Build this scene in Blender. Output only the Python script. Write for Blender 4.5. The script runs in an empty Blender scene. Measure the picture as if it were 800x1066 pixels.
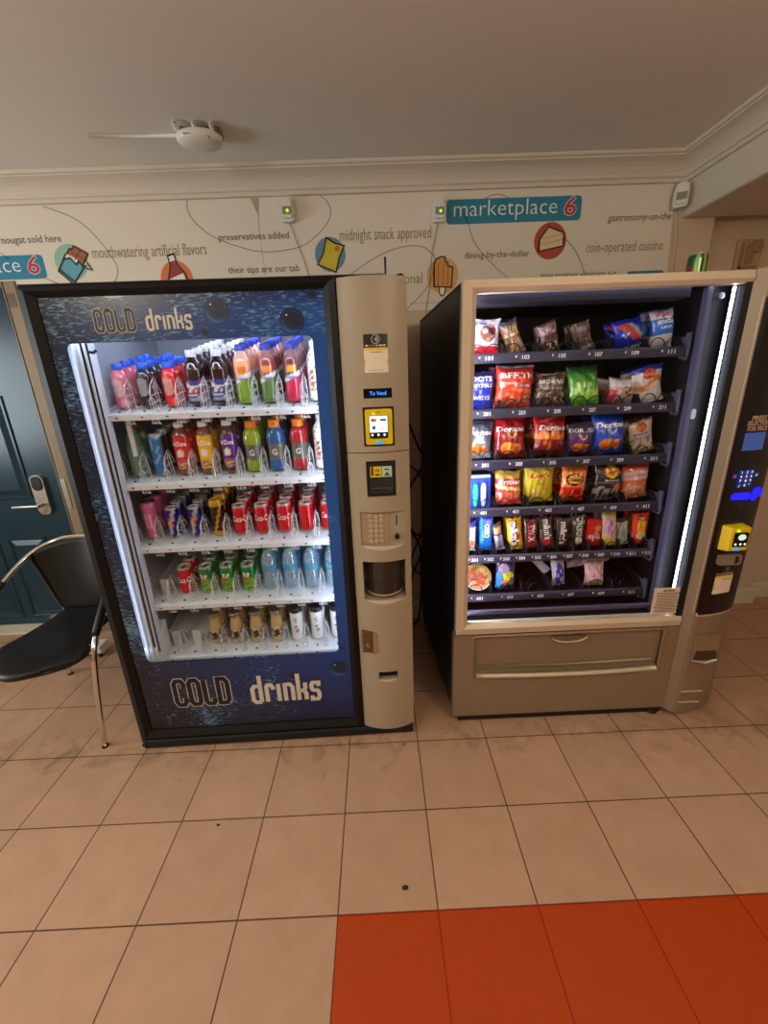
import bpy, math, random
from mathutils import Vector, Matrix
from mathutils.geometry import tessellate_polygon
random.seed(7)
PI = math.pi
sc = bpy.context.scene
C = sc.collection

# ------------------------------------------------------------------ colour / materials
def lin(c):
    def f(x):
        x = x / 255.0
        return x / 12.92 if x <= 0.04045 else ((x + 0.055) / 1.055) ** 2.4
    return (f(c[0]), f(c[1]), f(c[2]), 1.0)

MATS = {}
def M(name, rgb=(128, 128, 128), rough=0.5, metal=0.0, emit=None, estr=0.0, spec=0.5, coat=0.0, vary=0.0, vscale=8.0, bump=0.0, bscale=60.0):
    if name in MATS: return MATS[name]
    m = bpy.data.materials.new(name); m.use_nodes = True
    nt = m.node_tree; b = nt.nodes['Principled BSDF']
    b.inputs['Base Color'].default_value = lin(rgb)
    b.inputs['Roughness'].default_value = rough
    b.inputs['Metallic'].default_value = metal
    b.inputs['Specular IOR Level'].default_value = spec
    b.inputs['Coat Weight'].default_value = coat
    b.inputs['Coat Roughness'].default_value = 0.08
    if emit:
        b.inputs['Emission Color'].default_value = lin(emit); b.inputs['Emission Strength'].default_value = estr
    if vary > 0 or bump > 0:
        tc = nt.nodes.new('ShaderNodeTexCoord')
        n = nt.nodes.new('ShaderNodeTexNoise'); n.inputs['Scale'].default_value = vscale; n.inputs['Detail'].default_value = 5
        nt.links.new(tc.outputs['Object'], n.inputs['Vector'])
        if vary > 0:
            mx = nt.nodes.new('ShaderNodeMixRGB'); mx.blend_type = 'MULTIPLY'
            mx.inputs['Color1'].default_value = lin(rgb)
            cr = nt.nodes.new('ShaderNodeValToRGB')
            cr.color_ramp.elements[0].position = 0.3; cr.color_ramp.elements[1].position = 0.7
            v = 1 - vary
            cr.color_ramp.elements[0].color = (v, v, v, 1); cr.color_ramp.elements[1].color = (1, 1, 1, 1)
            nt.links.new(n.outputs['Fac'], cr.inputs['Fac']); nt.links.new(cr.outputs['Color'], mx.inputs['Color2'])
            mx.inputs['Fac'].default_value = 1
            nt.links.new(mx.outputs['Color'], b.inputs['Base Color'])
        if bump > 0:
            n2 = nt.nodes.new('ShaderNodeTexNoise'); n2.inputs['Scale'].default_value = bscale; n2.inputs['Detail'].default_value = 4
            nt.links.new(tc.outputs['Object'], n2.inputs['Vector'])
            bp = nt.nodes.new('ShaderNodeBump'); bp.inputs['Strength'].default_value = bump; bp.inputs['Distance'].default_value = 0.002
            nt.links.new(n2.outputs['Fac'], bp.inputs['Height']); nt.links.new(bp.outputs['Normal'], b.inputs['Normal'])
    MATS[name] = m
    return m

def M_attr(name, rough=0.3, coat=0.3, bump=0.0, metal=0.0):
    """package skin whose printed colours are stored per vertex"""
    if name in MATS: return MATS[name]
    m = M(name, (200, 200, 200), rough, metal, coat=coat)
    nt = m.node_tree; b = nt.nodes['Principled BSDF']
    a = nt.nodes.new('ShaderNodeAttribute'); a.attribute_name = 'Col'
    nt.links.new(a.outputs['Color'], b.inputs['Base Color'])
    if bump:
        tc = nt.nodes.new('ShaderNodeTexCoord')
        n2 = nt.nodes.new('ShaderNodeTexNoise'); n2.inputs['Scale'].default_value = 40; n2.inputs['Detail'].default_value = 3
        nt.links.new(tc.outputs['Object'], n2.inputs['Vector'])
        bp = nt.nodes.new('ShaderNodeBump'); bp.inputs['Strength'].default_value = bump; bp.inputs['Distance'].default_value = 0.006
        nt.links.new(n2.outputs['Fac'], bp.inputs['Height']); nt.links.new(bp.outputs['Normal'], b.inputs['Normal'])
    return m

def M_clear(name, tint=(245, 248, 250), body=0.12, rough=0.08, refl=0.10):
    """thin clear plastic or glass: mostly transparent, fresnel reflection, a little milky body"""
    if name in MATS: return MATS[name]
    m = bpy.data.materials.new(name); m.use_nodes = True
    nt = m.node_tree; nt.nodes.clear()
    out = nt.nodes.new('ShaderNodeOutputMaterial')
    tr = nt.nodes.new('ShaderNodeBsdfTransparent'); tr.inputs['Color'].default_value = lin(tint)
    df = nt.nodes.new('ShaderNodeBsdfDiffuse'); df.inputs['Color'].default_value = lin(tint)
    gl = nt.nodes.new('ShaderNodeBsdfGlossy'); gl.inputs['Roughness'].default_value = rough
    ly = nt.nodes.new('ShaderNodeLayerWeight'); ly.inputs['Blend'].default_value = 0.5      # Schlick, the same from both sides
    pw = nt.nodes.new('ShaderNodeMath'); pw.operation = 'POWER'; pw.inputs[1].default_value = 4.0; nt.links.new(ly.outputs['Facing'], pw.inputs[0])
    lw = nt.nodes.new('ShaderNodeMath'); lw.operation = 'MULTIPLY_ADD'; lw.inputs[1].default_value = 0.75; lw.inputs[2].default_value = refl*0.5; nt.links.new(pw.outputs[0], lw.inputs[0])
    m1 = nt.nodes.new('ShaderNodeMixShader'); m1.inputs[0].default_value = body
    m2 = nt.nodes.new('ShaderNodeMixShader')
    nt.links.new(tr.outputs[0], m1.inputs[1]); nt.links.new(df.outputs[0], m1.inputs[2])
    nt.links.new(lw.outputs[0], m2.inputs[0]); nt.links.new(m1.outputs[0], m2.inputs[1]); nt.links.new(gl.outputs[0], m2.inputs[2])
    nt.links.new(m2.outputs[0], out.inputs[0])
    MATS[name] = m
    return m

# ------------------------------------------------------------------ mesh builder
class MB:
    def __init__(s): s.v = []; s.f = []; s.mi = []; s.sm = []; s.c = {}
    def add(s, vs, fs, m=0, smooth=False, cols=None):
        o = len(s.v); s.v += [tuple(p) for p in vs]
        for f in fs: s.f.append(tuple(i + o for i in f)); s.mi.append(m); s.sm.append(smooth)
        if cols:
            for i, c in enumerate(cols): s.c[o + i] = c
        return s
    def box(s, x0, y0, z0, x1, y1, z1, m=0):
        if x0 > x1: x0, x1 = x1, x0
        if y0 > y1: y0, y1 = y1, y0
        if z0 > z1: z0, z1 = z1, z0
        return s.add([(x0,y0,z0),(x1,y0,z0),(x1,y1,z0),(x0,y1,z0),(x0,y0,z1),(x1,y0,z1),(x1,y1,z1),(x0,y1,z1)],
                     [(0,3,2,1),(4,5,6,7),(0,1,5,4),(1,2,6,5),(2,3,7,6),(3,0,4,7)], m)
    def hexa(s, p, m=0):
        """8 corners: bottom ring then top ring"""
        return s.add(p, [(0,3,2,1),(4,5,6,7),(0,1,5,4),(1,2,6,5),(2,3,7,6),(3,0,4,7)], m)
    def prism(s, pts, axis, a, b, m=0, smooth=False):
        """polygon pts (2-D) extruded along axis from a to b. axis 'z': (x,y); 'y': (x,z); 'x': (y,z)"""
        def P(p, t): return (p[0], p[1], t) if axis == 'z' else (p[0], t, p[1]) if axis == 'y' else (t, p[0], p[1])
        n = len(pts); vs = [P(p, a) for p in pts] + [P(p, b) for p in pts]
        tri = tessellate_polygon([[Vector((p[0], p[1], 0)) for p in pts]])
        fs = [tuple(t) for t in tri] + [tuple(i + n for i in t[::-1]) for t in tri]
        s.add(vs, fs, m)
        s.add(vs, [(i, (i+1) % n, (i+1) % n + n, i + n) for i in range(n)], m, smooth)
        return s
    def flat(s, pts, y, m=0):
        """filled polygon (x,z) in the plane y"""
        tri = tessellate_polygon([[Vector((p[0], p[1], 0)) for p in pts]])
        return s.add([(p[0], y, p[1]) for p in pts], [tuple(t) for t in tri], m)
    def lathe(s, prof, seg=20, m=0, c=(0,0,0), col=None, cap=True):
        n = len(prof); vs = []; cs = [] if col else None
        for r, z in prof:
            for k in range(seg):
                t = 2*PI*k/seg
                vs.append((c[0] + r*math.sin(t), c[1] - r*math.cos(t), c[2] + z))
                if col:
                    tt = t if t <= PI else t - 2*PI
                    cs.append(col(tt, z))
        fs = [(i*seg+k, i*seg+(k+1) % seg, (i+1)*seg+(k+1) % seg, (i+1)*seg+k) for i in range(n-1) for k in range(seg)]
        s.add(vs, fs, m, True, cs)
        if cap:
            o = len(s.v) - n*seg
            s.f.append(tuple(o + k for k in range(seg))[::-1]); s.mi.append(m); s.sm.append(False)
            s.f.append(tuple(o + (n-1)*seg + k for k in range(seg))); s.mi.append(m); s.sm.append(False)
        return s
    def tube(s, pts, r, seg=8, m=0, closed=False):
        pts = [Vector(p) for p in pts]; n = len(pts); vs = []
        rr = r if hasattr(r, '__len__') else [r]*n
        up = None
        for i, p in enumerate(pts):
            d = (pts[min(i+1, n-1)] - pts[max(i-1, 0)]).normalized()
            if up is None:
                up = Vector((0,0,1)) if abs(d.z) < 0.9 else Vector((1,0,0))
            a = d.cross(up)
            if a.length < 1e-6: a = d.orthogonal()
            a.normalize(); b = a.cross(d).normalized(); up = b
            for k in range(seg):
                t = 2*PI*k/seg
                vs.append(p + (a*math.cos(t) + b*math.sin(t))*rr[i])
        fs = [(i*seg+k, i*seg+(k+1) % seg, (i+1)*seg+(k+1) % seg, (i+1)*seg+k) for i in range(n-1) for k in range(seg)]
        s.add(vs, fs, m, True)
        o = len(s.v) - n*seg
        s.f.append(tuple(o + k for k in range(seg))); s.mi.append(m); s.sm.append(False)
        s.f.append(tuple(o + (n-1)*seg + k for k in range(seg))[::-1]); s.mi.append(m); s.sm.append(False)
        return s
    def ribbon(s, pts, w, y, m=0, closed=False):
        """flat stroke of width w along (x,z) points in the plane y, mitred"""
        pts = [Vector((p[0], p[1])) for p in pts]
        if closed: pts = pts + [pts[0], pts[1]]
        n = len(pts); L = []; R = []
        for i in range(n):
            d0 = (pts[i] - pts[i-1]).normalized() if i > 0 else (pts[1] - pts[0]).normalized()
            d1 = (pts[i+1] - pts[i]).normalized() if i < n-1 else d0
            if closed and i == 0: d0 = (pts[0] - pts[n-3]).normalized()
            t = (d0 + d1)
            if t.length < 1e-6: t = d0.copy()
            t.normalize(); nn = Vector((-t.y, t.x)); k = min(1.6, 1/max(0.35, nn.dot(Vector((-d0.y, d0.x)))))
            L.append(pts[i] + nn*w/2*k); R.append(pts[i] - nn*w/2*k)
        m_ = n - 1 if closed else n
        vs = [(p.x, y, p.y) for p in L] + [(p.x, y, p.y) for p in R]
        return s.add(vs, [(i, i+1, n+i+1, n+i) for i in range(n-1)], m)
    def text(s, txt, x, y, z, width=None, size=0.05, m=0, bold=0.0, align='L', shear=0.0, mapf=None):
        vs, fs, w, x0 = glyphs(txt, bold, shear)
        sx = (width / w) if width else size
        sz = size
        ox = x - (sx*w/2 if align == 'C' else 0)
        P = []
        for a, b in vs:
            px, pz = ox + (a - x0)*sx, z + b*sz
            P.append(mapf(px, pz) if mapf else (px, y, pz))
        return s.add(P, fs, m)
    def build(s, name, mats, parent=None, bevel=0.0, bseg=2, label=None):
        me = bpy.data.meshes.new(name); me.from_pydata(s.v, [], s.f)
        mats = mats if isinstance(mats, (list, tuple)) else [mats]
        for m in mats: me.materials.append(m)
        me.polygons.foreach_set('material_index', s.mi)
        me.polygons.foreach_set('use_smooth', s.sm)
        if s.c:
            at = me.color_attributes.new('Col', 'FLOAT_COLOR', 'POINT')
            for i, c in s.c.items(): at.data[i].color = c if len(c) == 4 else lin(c)
        me.update()
        o = bpy.data.objects.new(name, me); C.objects.link(o)
        if parent: o.parent = parent
        if bevel:
            md = o.modifiers.new('bevel', 'BEVEL'); md.width = bevel; md.segments = bseg
            md.limit_method = 'ANGLE'; md.angle_limit = math.radians(40)
        if label: o['label'] = label
        return o

_G = {}
def glyphs(txt, bold=0.0, shear=0.0):
    k = (txt, bold, shear)
    if k not in _G:
        c = bpy.data.curves.new('g', 'FONT'); c.body = txt; c.resolution_u = 2; c.offset = bold; c.shear = shear
        o = bpy.data.objects.new('g', c); me = bpy.data.meshes.new_from_object(o)
        vs = [(v.co.x, v.co.y) for v in me.vertices]; fs = [tuple(p.vertices) for p in me.polygons]
        bpy.data.objects.remove(o); bpy.data.curves.remove(c); bpy.data.meshes.remove(me)
        x0 = min(v[0] for v in vs); x1 = max(v[0] for v in vs)
        _G[k] = (vs, fs, x1 - x0, x0)
    return _G[k]

def tag(o, label, cat, group=None):
    o['label'] = label; o['category'] = cat
    if group: o['group'] = group
    return o
def thing(name, label, cat, loc=(0,0,0), rz=0.0, group=None):
    o = bpy.data.objects.new(name, None); C.objects.link(o)
    o.location = loc; o.rotation_euler = (0, 0, rz); o.empty_display_size = 0.1
    return tag(o, label, cat, group)
def struct(o): o['kind'] = 'structure'; return o
def arc(cx, cz, r, a0, a1, n=12, rz=None):
    rz = rz or r
    return [(cx + r*math.cos(a0 + (a1-a0)*i/n), cz + rz*math.sin(a0 + (a1-a0)*i/n)) for i in range(n+1)]
def rrect(x0, z0, x1, z1, r, n=4):
    p = []
    for cx, cz, a in ((x1-r, z0+r, -PI/2), (x1-r, z1-r, 0), (x0+r, z1-r, PI/2), (x0+r, z0+r, PI)):
        p += arc(cx, cz, r, a, a + PI/2, n)
    return p
def smooth_path(pts, n=8):
    """Catmull-Rom through the points (any dimension)"""
    P = [Vector(p) for p in pts]; out = []
    for i in range(len(P)-1):
        a, b, c, d = P[max(i-1,0)], P[i], P[i+1], P[min(i+2, len(P)-1)]
        for k in range(n):
            t = k/n
            out.append(0.5*((2*b) + (c-a)*t + (2*a-5*b+4*c-d)*t*t + (3*b-a-3*c+d)*t**3))
    out.append(P[-1]); return out

# ------------------------------------------------------------------ materials
white_paint = M('ceiling_paint', (230, 226, 216), 0.8, bump=0.05, bscale=300)
trim_paint = M('crown_paint', (214, 204, 186), 0.55)
wall_paint = M('wall_paint', (212, 194, 168), 0.75, vary=0.06, vscale=2)
bulk_paint = M('bulkhead_paint', (214, 206, 188), 0.7)
frame_paint = M('door_casing_paint', (150, 128, 98), 0.5, vary=0.12, vscale=4)
black = M('black_enamel', (16, 15, 16), 0.32)
black_matte = M('black_matte', (12, 12, 13), 0.6)
dark_plastic = M('dark_plastic', (22, 22, 25), 0.4)
chrome = M('chrome', (220, 215, 205), 0.12, 1.0)
beige = M('beige_plastic', (168, 155, 132), 0.42, vary=0.04, vscale=5)
beige_light = M('beige_keys', (205, 188, 164), 0.4)
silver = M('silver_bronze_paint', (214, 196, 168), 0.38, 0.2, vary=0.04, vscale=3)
silver_shaded = M('silver_bronze_shaded', (146, 127, 104), 0.38, 0.25, vary=0.05, vscale=3)  # darker copy of the frame paint: shade low on the machine painted in
yellow = M('reader_yellow', (235, 205, 20), 0.4)
screen_white = M('screen_white', (230, 240, 245), 0.3, emit=(225, 240, 250), estr=1.0)
white_plastic = M('white_plastic', (225, 222, 214), 0.4)
clear = M_clear('clear_plastic', (252, 253, 254), 0.012, 0.05, 0.06)
clear_rib = M_clear('clear_rib', (252, 253, 255), 0.46, 0.05, 0.3)
glass = M_clear('window_glass', (252, 253, 253), 0.0, 0.02, 0.018)
smoke = M_clear('smoked_plastic', (150, 140, 130), 0.10, 0.08, 0.1)
led = M('led_white', (255, 255, 255), 0.5, emit=(218, 232, 255), estr=18.0)
led_top = M('led_top', (255, 255, 255), 0.5, emit=(218, 232, 255), estr=40.0)
led_snack = M('led_snack', (255, 255, 255), 0.5, emit=(225, 232, 255), estr=11.0)
led_rail_fill = M('led_rail_fill', (255, 255, 255), 0.5, emit=(218, 232, 255), estr=4.5)
led_head_fill = M('led_unseen_fill', (255, 255, 255), 0.5, emit=(228, 232, 255), estr=9.0)
led_side = M('led_side', (255, 255, 255), 0.5, emit=(228, 232, 255), estr=95.0)
skin = M_attr('printed_film', 0.26, 0.5, 0.6)
liquid = M_attr('bottle_skin', 0.10, 0.9)
canskin = M_attr('can_skin', 0.25, 0.4, metal=0.35)
foil_text_white = M('print_white', (245, 242, 240), 0.4)
print_black = M('print_black', (25, 22, 20), 0.5)
print_grey = M('print_grey', (86, 76, 66), 0.7)
print_olive = M('print_olive', (150, 140, 95), 0.7)
print_teal = M('print_teal', (30, 130, 160), 0.6)
print_red = M('print_red', (200, 40, 70), 0.6)
print_cream = M('print_cream', (244, 238, 226), 0.6)
number_white = M('number_white', (235, 235, 240), 0.4)

# ================================================================== ROOM
GW = 1.59      # back wall plane
ZC = 2.50
def floor_material():
    m = bpy.data.materials.new('floor_tiles'); m.use_nodes = True
    nt = m.node_tree; b = nt.nodes['Principled BSDF']; N = nt.nodes.new; L = nt.links.new
    def math_(op, a, bb=None, clamp=False):
        n = N('ShaderNodeMath'); n.operation = op; n.use_clamp = clamp
        for i, v in enumerate((a, bb)):
            if v is None: continue
            if isinstance(v, (int, float)): n.inputs[i].default_value = v
            else: L(v, n.inputs[i])
        return n.outputs[0]
    g = N('ShaderNodeNewGeometry'); sp = N('ShaderNodeSeparateXYZ'); L(g.outputs['Position'], sp.inputs[0])
    X, Y = sp.outputs['X'], sp.outputs['Y']
    def dist(a):
        f = math_('FRACT', math_('DIVIDE', math_('ADD', a, 30.0), 0.3))
        return math_('MULTIPLY', math_('MINIMUM', f, math_('SUBTRACT', 1.0, f)), 0.3)
    d = math_('MINIMUM', dist(X), dist(Y))
    grout = math_('LESS_THAN', d, 0.0021)
    tid = N('ShaderNodeCombineXYZ')
    L(math_('FLOOR', math_('DIVIDE', math_('ADD', X, 30.0), 0.3)), tid.inputs[0]); L(math_('FLOOR', math_('DIVIDE', math_('ADD', Y, 30.0), 0.3)), tid.inputs[1])
    wn = N('ShaderNodeTexWhiteNoise'); wn.noise_dimensions = '2D'; L(tid.outputs[0], wn.inputs['Vector'])
    orange = math_('MULTIPLY', math_('GREATER_THAN', X, 0.0), math_('LESS_THAN', Y, 0.0))
    # beige tile: mottled
    n1 = N('ShaderNodeTexNoise'); n1.inputs['Scale'].default_value = 9; n1.inputs['Detail'].default_value = 6; n1.inputs['Roughness'].default_value = 0.6
    L(g.outputs['Position'], n1.inputs['Vector'])
    r1 = N('ShaderNodeValToRGB'); r1.color_ramp.elements[0].position = 0.25; r1.color_ramp.elements[1].position = 0.75
    r1.color_ramp.elements[0].color = lin((182, 144, 115)); r1.color_ramp.elements[1].color = lin((196, 157, 128)); L(n1.outputs['Fac'], r1.inputs['Fac'])
    hv = N('ShaderNodeHueSaturation'); L(r1.outputs['Color'], hv.inputs['Color'])
    L(math_('ADD', 0.95, math_('MULTIPLY', wn.outputs['Value'], 0.09)), hv.inputs['Value'])
    # scuffs and dirt patches, thickest along the strip before the machines
    n2 = N('ShaderNodeTexNoise'); n2.inputs['Scale'].default_value = 7; n2.inputs['Detail'].default_value = 8; n2.inputs['Roughness'].default_value = 0.7; n2.inputs['Distortion'].default_value = 1.2
    L(g.outputs['Position'], n2.inputs['Vector'])
    near = math_('SUBTRACT', 1.0, math_('DIVIDE', math_('ABSOLUTE', math_('SUBTRACT', Y, 0.60)), 0.20), True)
    thr = math_('SUBTRACT', 0.66, math_('MULTIPLY', near, 0.24))
    dirt = math_('MULTIPLY', math_('SUBTRACT', n2.outputs['Fac'], thr), 3.0, True)
    mxd = N('ShaderNodeMixRGB'); L(math_('MULTIPLY', dirt, 0.75), mxd.inputs['Fac']); L(hv.outputs['Color'], mxd.inputs['Color1']); mxd.inputs['Color2'].default_value = lin((96, 72, 54))
    # orange tile
    n3 = N('ShaderNodeTexNoise'); n3.inputs['Scale'].default_value = 25; n3.inputs['Detail'].default_value = 5; L(g.outputs['Position'], n3.inputs['Vector'])
    r3 = N('ShaderNodeValToRGB'); r3.color_ramp.elements[0].color = lin((174, 60, 12)); r3.color_ramp.elements[1].color = lin((184, 70, 18)); L(n3.outputs['Fac'], r3.inputs['Fac'])
    mxo = N('ShaderNodeMixRGB'); L(orange, mxo.inputs['Fac']); L(mxd.outputs['Color'], mxo.inputs['Color1']); L(r3.outputs['Color'], mxo.inputs['Color2'])
    gc = N('ShaderNodeMixRGB'); L(orange, gc.inputs['Fac']); gc.inputs['Color1'].default_value = lin((92, 64, 44)); gc.inputs['Color2'].default_value = lin((150, 36, 12))
    mxg = N('ShaderNodeMixRGB'); L(grout, mxg.inputs['Fac']); L(mxo.outputs['Color'], mxg.inputs['Color1']); L(gc.outputs['Color'], mxg.inputs['Color2'])
    L(mxg.outputs['Color'], b.inputs['Base Color'])
    L(math_('ADD', math_('MULTIPLY', grout, 0.3), math_('ADD', 0.36, math_('MULTIPLY', n1.outputs['Fac'], 0.12))), b.inputs['Roughness'])
    b.inputs['Specular IOR Level'].default_value = 0.28
    bp = N('ShaderNodeBump'); bp.inputs['Distance'].default_value = 0.0015; bp.inputs['Strength'].default_value = 0.6
    L(math_('MINIMUM', math_('DIVIDE', d, 0.004), 1.0), bp.inputs['Height']); L(bp.outputs['Normal'], b.inputs['Normal'])
    return m
XL, XR, YF = -3.4, 4.0, -3.6
struct(MB().box(XL, YF, -0.06, XR, 1.9, 0.0).build('floor', floor_material()))
struct(MB().box(XL, YF, ZC, XR, 1.9, ZC+0.08).build('ceiling', white_paint))
wb = MB()
DX0, DX1, DZ = -2.62, -1.715, 2.075           # door opening in the back wall
wb.box(XL, GW, 0, DX0, 1.9, ZC); wb.box(DX0, GW, DZ, DX1, 1.9, ZC); wb.box(DX1, GW, 0, 1.948, 1.9, ZC)
wb.box(1.948, GW+0.07, 0, 2.48, 1.9, ZC); wb.box(2.48, GW, 0, 2.66, 1.9, ZC); wb.box(2.66, GW+0.07, 0, XR, 1.9, ZC)
struct(wb.build('wall_back', wall_paint, bevel=0.006))
struct(MB().box(1.77, YF, 2.25, XR, GW, ZC).build('wall_bulkhead', bulk_paint, bevel=0.012, bseg=3))
# left wall with a daylight window behind the photographer's left shoulder
wl = MB()
WY0, WY1, WZ0, WZ1 = -0.9, 0.7, 0.95, 2.1
wl.box(XL-0.12, YF, 0, XL, WY0, ZC); wl.box(XL-0.12, WY1, 0, XL, 1.9, ZC); wl.box(XL-0.12, WY0, 0, XL, WY1, WZ0); wl.box(XL-0.12, WY0, WZ1, XL, WY1, ZC)
struct(wl.build('wall_left', wall_paint))
w = struct(MB().box(XL-0.075, WY0, WZ0, XL-0.07, WY1, WZ1).build('window_1', glass))
fr = MB()
for a in ((WY0, WY0+0.05), (WY1-0.05, WY1), ((WY0+WY1)/2-0.025, (WY0+WY1)/2+0.025)): fr.box(XL-0.1, a[0], WZ0, XL-0.05, a[1], WZ1)
fr.box(XL-0.1, WY0, WZ0, XL-0.05, WY1, WZ0+0.05); fr.box(XL-0.1, WY0, WZ1-0.05, XL-0.05, WY1, WZ1)
fr.build('window_frame', white_plastic, w)
struct(MB().box(XR, YF, 0, XR+0.1, 1.9, 2.25).build('wall_right', wall_paint))
struct(MB().box(XL-0.12, YF-0.1, 0, XR+0.1, YF, ZC).build('wall_front', wall_paint))
# crown moulding, mitred at the bulkhead
prof = [(0, 2.402), (0.014, 2.402), (0.017, 2.410), (0.017, 2.418), (0.024, 2.421), (0.028, 2.428), (0.028, 2.434), (0.034, 2.444), (0.046, 2.458), (0.063, 2.470), (0.084, 2.478), (0.092, 2.480), (0.092, 2.486), (0.102, 2.488), (0.106, 2.494), (0.106, 2.5), (0, 2.5)]
def crown(name, a, b):
    mb = MB(); n = len(prof)
    mb.add([a(d, z) for d, z in prof] + [b(d, z) for d, z in prof], [(i, (i+1) % n, (i+1) % n + n, i + n) for i in range(n)], 0)
    return struct(mb.build(name, trim_paint))
crown('trim_1', lambda d, z: (XL, GW-d, z), lambda d, z: (1.77-d, GW-d, z))
crown('trim_2', lambda d, z: (1.77-d, GW-d, z), lambda d, z: (1.77-d, YF, z))
def base(name, x0, x1, y):
    struct(MB().prism([(y, 0), (y, 0.115), (y-0.006, 0.115), (y-0.010, 0.105), (y-0.013, 0.095), (y-0.013, 0)], 'x', x0, x1).build(name, trim_paint))
base('baseboard_back', DX1+0.07, 1.93, GW); base('baseboard_recess', 1.95, 2.48, GW+0.07)
base('baseboard_pier', 2.48, 2.675, GW); base('baseboard_right', 2.68, XR, GW+0.07)

# door
YD = 1.695
dm = M('door_blue', (20, 56, 72), 0.26, vary=0.08, vscale=3)
d = MB()
d.box(DX0+0.012, YD, 0.012, DX1-0.004, YD+0.045, DZ-0.006)
door = struct(d.build('door_1', dm))
def raised(x0, z0, x1, z1):
    p = MB(); y = YD
    o = [(x0, z0), (x1, z0), (x1, z1), (x0, z1)]
    def ring(k): return [(x0+k, z0+k), (x1-k, z0+k), (x1-k, z1-k), (x0+k, z1-k)]
    lv = [(0, y), (0.008, y-0.009), (0.02, y-0.009), (0.028, y-0.001), (0.06, y-0.011)]
    vs = []
    for k, yy in lv: vs += [(a, yy, b) for a, b in ring(k)]
    fs = [(i*4+j, i*4+(j+1) % 4, (i+1)*4+(j+1) % 4, (i+1)*4+j) for i in range(len(lv)-1) for j in range(4)]
    fs.append((16, 17, 18, 19)); p.add(vs, fs)
    return p
for xa, xb in ((-2.55, -2.29), (-2.245, -1.985)):
    for za, zb in ((0.06, 0.655), (0.90, 1.52), (1.62, 1.95)):
        raised(xa, za, xb, zb).build('door_panel', dm, door)
lockm = M('brushed_nickel', (190, 186, 178), 0.3, 0.9)
lk = MB(); lk.prism(rrect(-1.965, 0.80, -1.885, 1.05, 0.034, 6), 'y', YD-0.022, YD)
lock = lk.build('lock_plate', lockm, door, bevel=0.004)
MB().prism(rrect(-1.955, 0.955, -1.895, 1.045, 0.028, 6), 'y', YD-0.028, YD-0.022).build('reader_cover', black, lock, label='black card reader cover')
hb = MB(); hb.tube([(-1.925, YD-0.02, 0.865), (-1.925, YD-0.065, 0.865)], 0.011, 10)
hb.tube(smooth_path([(-1.915, YD-0.065, 0.865), (-1.96, YD-0.066, 0.866), (-2.03, YD-0.062, 0.864), (-2.085, YD-0.055, 0.861)], 4), 0.0095, 10)
hb.build('lever_handle', lockm, lock)
kb = MB()
for i in range(13): pass
kb.prism(arc(-1.925, 0.823, 0.011, 0, 2*PI, 16)[:-1], 'y', YD-0.026, YD-0.022); kb.build('keyhole', chrome, lock)
cas = MB(); cas.box(DX1, GW-0.012, 0, DX1+0.065, GW, DZ+0.0); cas.box(DX0-0.065, GW-0.012, 0, DX0, GW, DZ)
cas.box(DX1-0.004, GW-0.012, 0, DX1+0.012, YD+0.05, DZ); cas.box(DX0-0.012, GW-0.012, 0, DX0+0.004, YD+0.05, DZ)
cf = cas.build('door_frame', frame_paint, door, bevel=0.003)
sp = MB(); sp.box(DX1+0.012, GW-0.016, 0.86, DX1+0.042, GW-0.012, 1.04); sp.build('strike_plate', lockm, cf, bevel=0.001)
sp = MB()
for dx in range(4): sp.box(DX1+0.012+dx*0.011, GW-0.0135, 1.955, DX1+0.017+dx*0.011, GW-0.012, 2.02)
sp.build('sticker_bars', M('sticker_grey', (110, 98, 78), 0.7), cf)
th = MB(); th.box(DX0+0.005, GW+0.0, 0, DX1-0.005, YD+0.05, 0.012)
struct(th.build('trim_3', M('marble_sill', (232, 222, 200), 0.3)))

# ================================================================== WALL MURAL
mural = thing('wall_mural', 'printed paper mural with food words and snack drawings along top of wall', 'mural', (0, GW, 0))
paper = M('mural_paper', (228, 219, 203), 0.6, vary=0.04, vscale=1.5)
pm = MB(); Y0 = -0.0025
pm.box(XL+0.01, Y0, DZ+0.003, DX1+0.07, 0, 2.4); pm.prism([(DX1+0.07, 1.872), (1.745, 1.872), (1.722, 2.28), (1.70, 2.4), (DX1+0.07, 2.4)], 'y', Y0, 0)
pm.build('paper_sheet', paper, mural)
yl = lambda k: Y0 - 0.0006*k
def phrase(txt, x, z, width, size, mat, bold=0.0, shear=0.0, parent=None, k=2):
    mb = MB(); mb.text(txt, x, yl(k), z, width, size, 0, bold, 'L', shear); return mb.build('lettering', mat, parent or mural)
phrase('nougat sold here', -1.66, 2.242, 0.297, 0.047, print_grey)
phrase('mouthwatering artificial flavors', -1.226, 2.165, 0.576, 0.075, print_olive)
phrase('preservatives added', -0.58, 2.223, 0.353, 0.045, print_grey)
phrase('their tips are our tab', -0.554, 2.076, 0.366, 0.045, print_grey)
phrase('midnight snack approved', 0.029, 2.204, 0.464, 0.075, print_olive)
phrase('nutritional', 0.205, 2.000, 0.242, 0.072, print_olive)
phrase('dining-by-the-dollar', 0.667, 2.106, 0.333, 0.042, print_grey)
phrase('gastronomy-on-the', 1.391, 2.248, 0.322, 0.045, print_grey, 0, 0.15)
phrase('coin-operated cuisine', 1.294, 2.113, 0.40, 0.068, print_olive)
phrase('may contain vitamins a-z', 1.069, 2.000, 0.40, 0.045, print_grey)
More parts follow.
